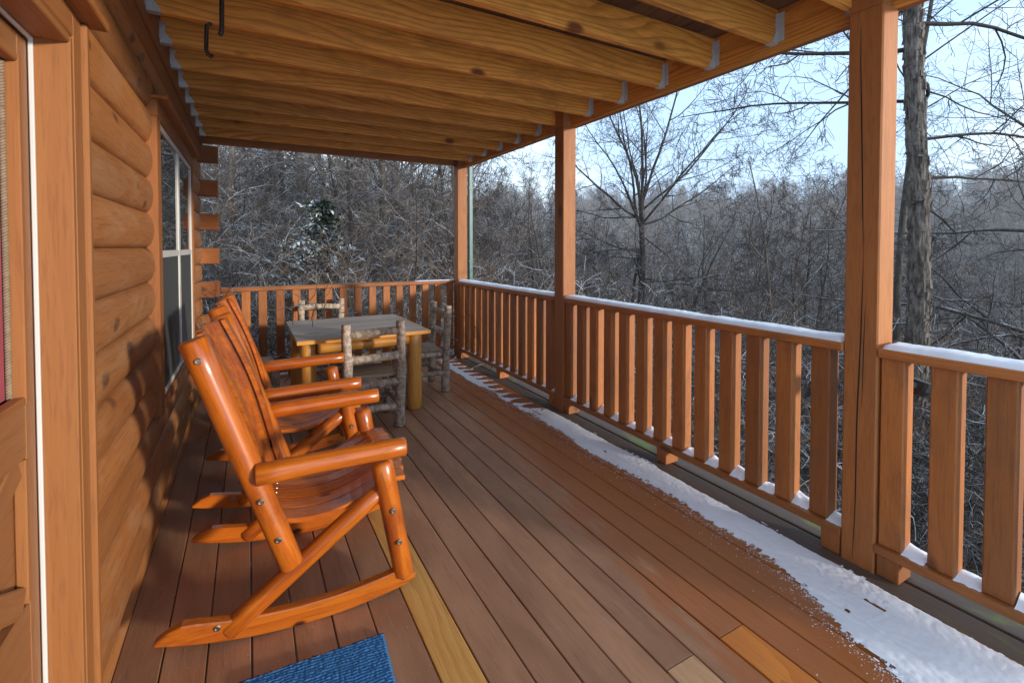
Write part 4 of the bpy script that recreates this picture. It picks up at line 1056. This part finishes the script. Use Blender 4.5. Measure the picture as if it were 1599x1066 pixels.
# merged trunk+crown meshes for the far wood, carried by the first ridge tree of each kind
far_src = []
for i, (tm, cm) in enumerate(farp):
    far_src.append(list(ft_o[i].children))
def pts_in(n, p0, p1, t0, t1, smin, smax, bias=1.0, dz=0., excl=None):
    P_, Q, S = [], [], []
    while len(P_) < n:
        px = rt.uniform(p0, p1); t = t0 + (t1 - t0) * rt.random() ** bias; x, y = at(px, t)
        if x < 3.4 and y < 7.3: continue
        P_.append((x, y, gz(x, y) + dz)); Q.append(rt.random() * 6.28); S.append(rt.uniform(smin, smax))
    return P_, Q, S
scatter('undergrowth', *pts_in(680, 120, 1900, 7, 38, .6, 1.3, 1.1), br_o, 'snow-flecked tangle of brush filling the hollow beyond the railing', 'undergrowth')
scatter('slope_brush', *pts_in(620, 200, 1850, 30, 110, .7, 1.3, .9), fb_o, 'pale brush covering the far slope', 'undergrowth')
scatter('far_wood', *pts_in(1700, 180, 1900, 85, 400, .7, 1.1, .75), far_src, 'hazy mass of bare trees covering the far ridge', 'woodland')

scatter('near_brush', *pts_in(70, 1150, 1900, 5.2, 9.5, .45, .8, 1), br_o, 'snow-flecked brush growing right below the railing at the right', 'undergrowth')
# --- evergreen with snow on the left
def cedar(px, t, H, seed, label):
    rr = random.Random(seed); x, y = at(px, t); e = empty('evergreen_tree', (x, y, gz(x, y)), label, 'tree'); V_, F_ = [], []
    tube(V_, F_, [(0, 0, -.3), (.03, 0, H * .5), (0, .02, H)], [.08, .06, .012], 7); o = meshobj('trunk', V_, F_, 'bark_dark', None, True); o.parent = e
    V_, F_ = [], []
    for i in range(150):
        z = H * (.12 + .86 * rr.random() ** .8); a = rr.random() * 6.28; Ln = (H - z) * .30 + .25; Ln *= rr.uniform(.7, 1.25)
        n = int(14 * Ln / .8) + 5; d = Vector((math.cos(a), math.sin(a), rr.uniform(-.05, .25)))
        for k in range(n):
            s = (k + rr.random()) / n; c = d * (Ln * s) + Vector((0, 0, z - .25 * Ln * s * s))
            for q in range(6):
                dd = (d * .6 + Vector((rr.gauss(0, .6), rr.gauss(0, .6), rr.gauss(-.1, .35)))).normalized(); l_ = rr.uniform(.06, .16); sd_ = dd.cross(Vector((rr.gauss(0, .3), rr.gauss(0, .3), 1))).normalized() * rr.uniform(.010, .022)
                b = len(V_); V_ += [c - sd_, c + dd * l_ * .5 - sd_ * 1.2 , c + dd * l_, c + dd * l_ * .5 + sd_ * 1.2, c + sd_]
                F_.append((b, b + 1, b + 2, b + 3, b + 4))
    o = meshobj('crown', V_, F_, 'ivy'); o.parent = e
cedar(503, 9.6, 3.7, 1, 'dark evergreen with snow-laden sprays seen above the far railing')
cedar(452, 11.5, 2.6, 2, 'small dark evergreen with snowy tips low behind the far railing')
cedar(610, 19, 4.6, 3, 'dark evergreen deep in the wood left of the corner post')
# ivy-wrapped trunk pair and fallen branches
fl = random.Random(6)
for i, (px, t, Ln) in enumerate(((390, 9.2, 3.2), (430, 10.5, 4.0), (360, 11, 3.6))):
    x, y = at(px, t); z = gz(x, y) + .12; a = fl.uniform(-.4, .4)
    pole('fallen_log', (x - Ln / 2, y - .3, z), (x + Ln / 2, y + a, z + .15), .10, .06, 'bark', None, 10, 8, .08, .05, .1, i)
    tag(bpy.context.scene.objects[-1] if False else COL.objects[-1], ['snowy fallen log nearest behind the far railing at left', 'longer snowy fallen log lying behind the left table end', 'snowy fallen log lying deepest at the left behind the railing'][i], 'log')

# --- far house with a snowy roof
hx, hy = at(1480, 100); hz = CAM_H + 100 * .02 - 3.0
h = empty('far_house', (hx, hy, hz - 3), 'distant house with snow-covered roof seen right of the shaggy trunk', 'house'); h.rotation_euler.z = R(-25)
def hbox(name, lo, hi, mat, axis='x', par=h):
    lo = Vector(lo); hi = Vector(hi); o = bpy.data.objects.new(name, boxmesh(name, tuple(hi - lo), mat, .02)); o.location = (lo + hi) / 2; COL.objects.link(o); o.parent = par; return o
hbox('wall', (-5, -3.5, 0), (5, 3.5, 5.2), 'grey_plank')
V_ = [(-5.6, -4.2, 5.0), (5.6, -4.2, 5.0), (5.6, 0, 7.4), (-5.6, 0, 7.4), (-5.6, 4.2, 5.0), (5.6, 4.2, 5.0), (-5.6, -4.2, 4.75), (5.6, -4.2, 4.75), (-5.6, 4.2, 4.75), (5.6, 4.2, 4.75)]
ro = meshobj('roof', V_, [(0, 1, 2, 3), (3, 2, 5, 4), (6, 7, 1, 0), (4, 5, 9, 8), (6, 0, 3, 4, 8), (1, 7, 9, 5, 2), (6, 8, 9, 7)], 'snow'); ro.parent = h
for xx in (-3, 0, 3): hbox('window', (xx - .6, -3.56, 3.2), (xx + .6, -3.49, 4.5), 'glass')

# ------------------------------------------------------------------ winter haze
def haze(density):
    k = bpy.data.materials.new('winter_haze'); k.use_nodes = True; t = k.node_tree; t.nodes.clear()
    o = t.nodes.new('ShaderNodeOutputMaterial'); v = t.nodes.new('ShaderNodeVolumePrincipled')
    v.inputs['Color'].default_value = (.95, .96, 1.0, 1); v.inputs['Density'].default_value = density; v.inputs['Anisotropy'].default_value = 0.0
    t.links.new(v.outputs[0], o.inputs['Volume'])
    X = 1660
    me = bpy.data.meshes.new('haze'); z0, z1 = -14, 60
    me.from_pydata([(x, y, z) for x in (-X, X) for y in (-X, X) for z in (z0, z1)], [], [(0, 1, 3, 2), (4, 6, 7, 5), (0, 4, 5, 1), (2, 3, 7, 6), (0, 2, 6, 4), (1, 5, 7, 3)])
    me.materials.append(k); ob = bpy.data.objects.new('haze', me); COL.objects.link(ob); tag(ob, 'thin pale winter haze over the wooded valley', 'haze', None, 'stuff')
haze(.0010)
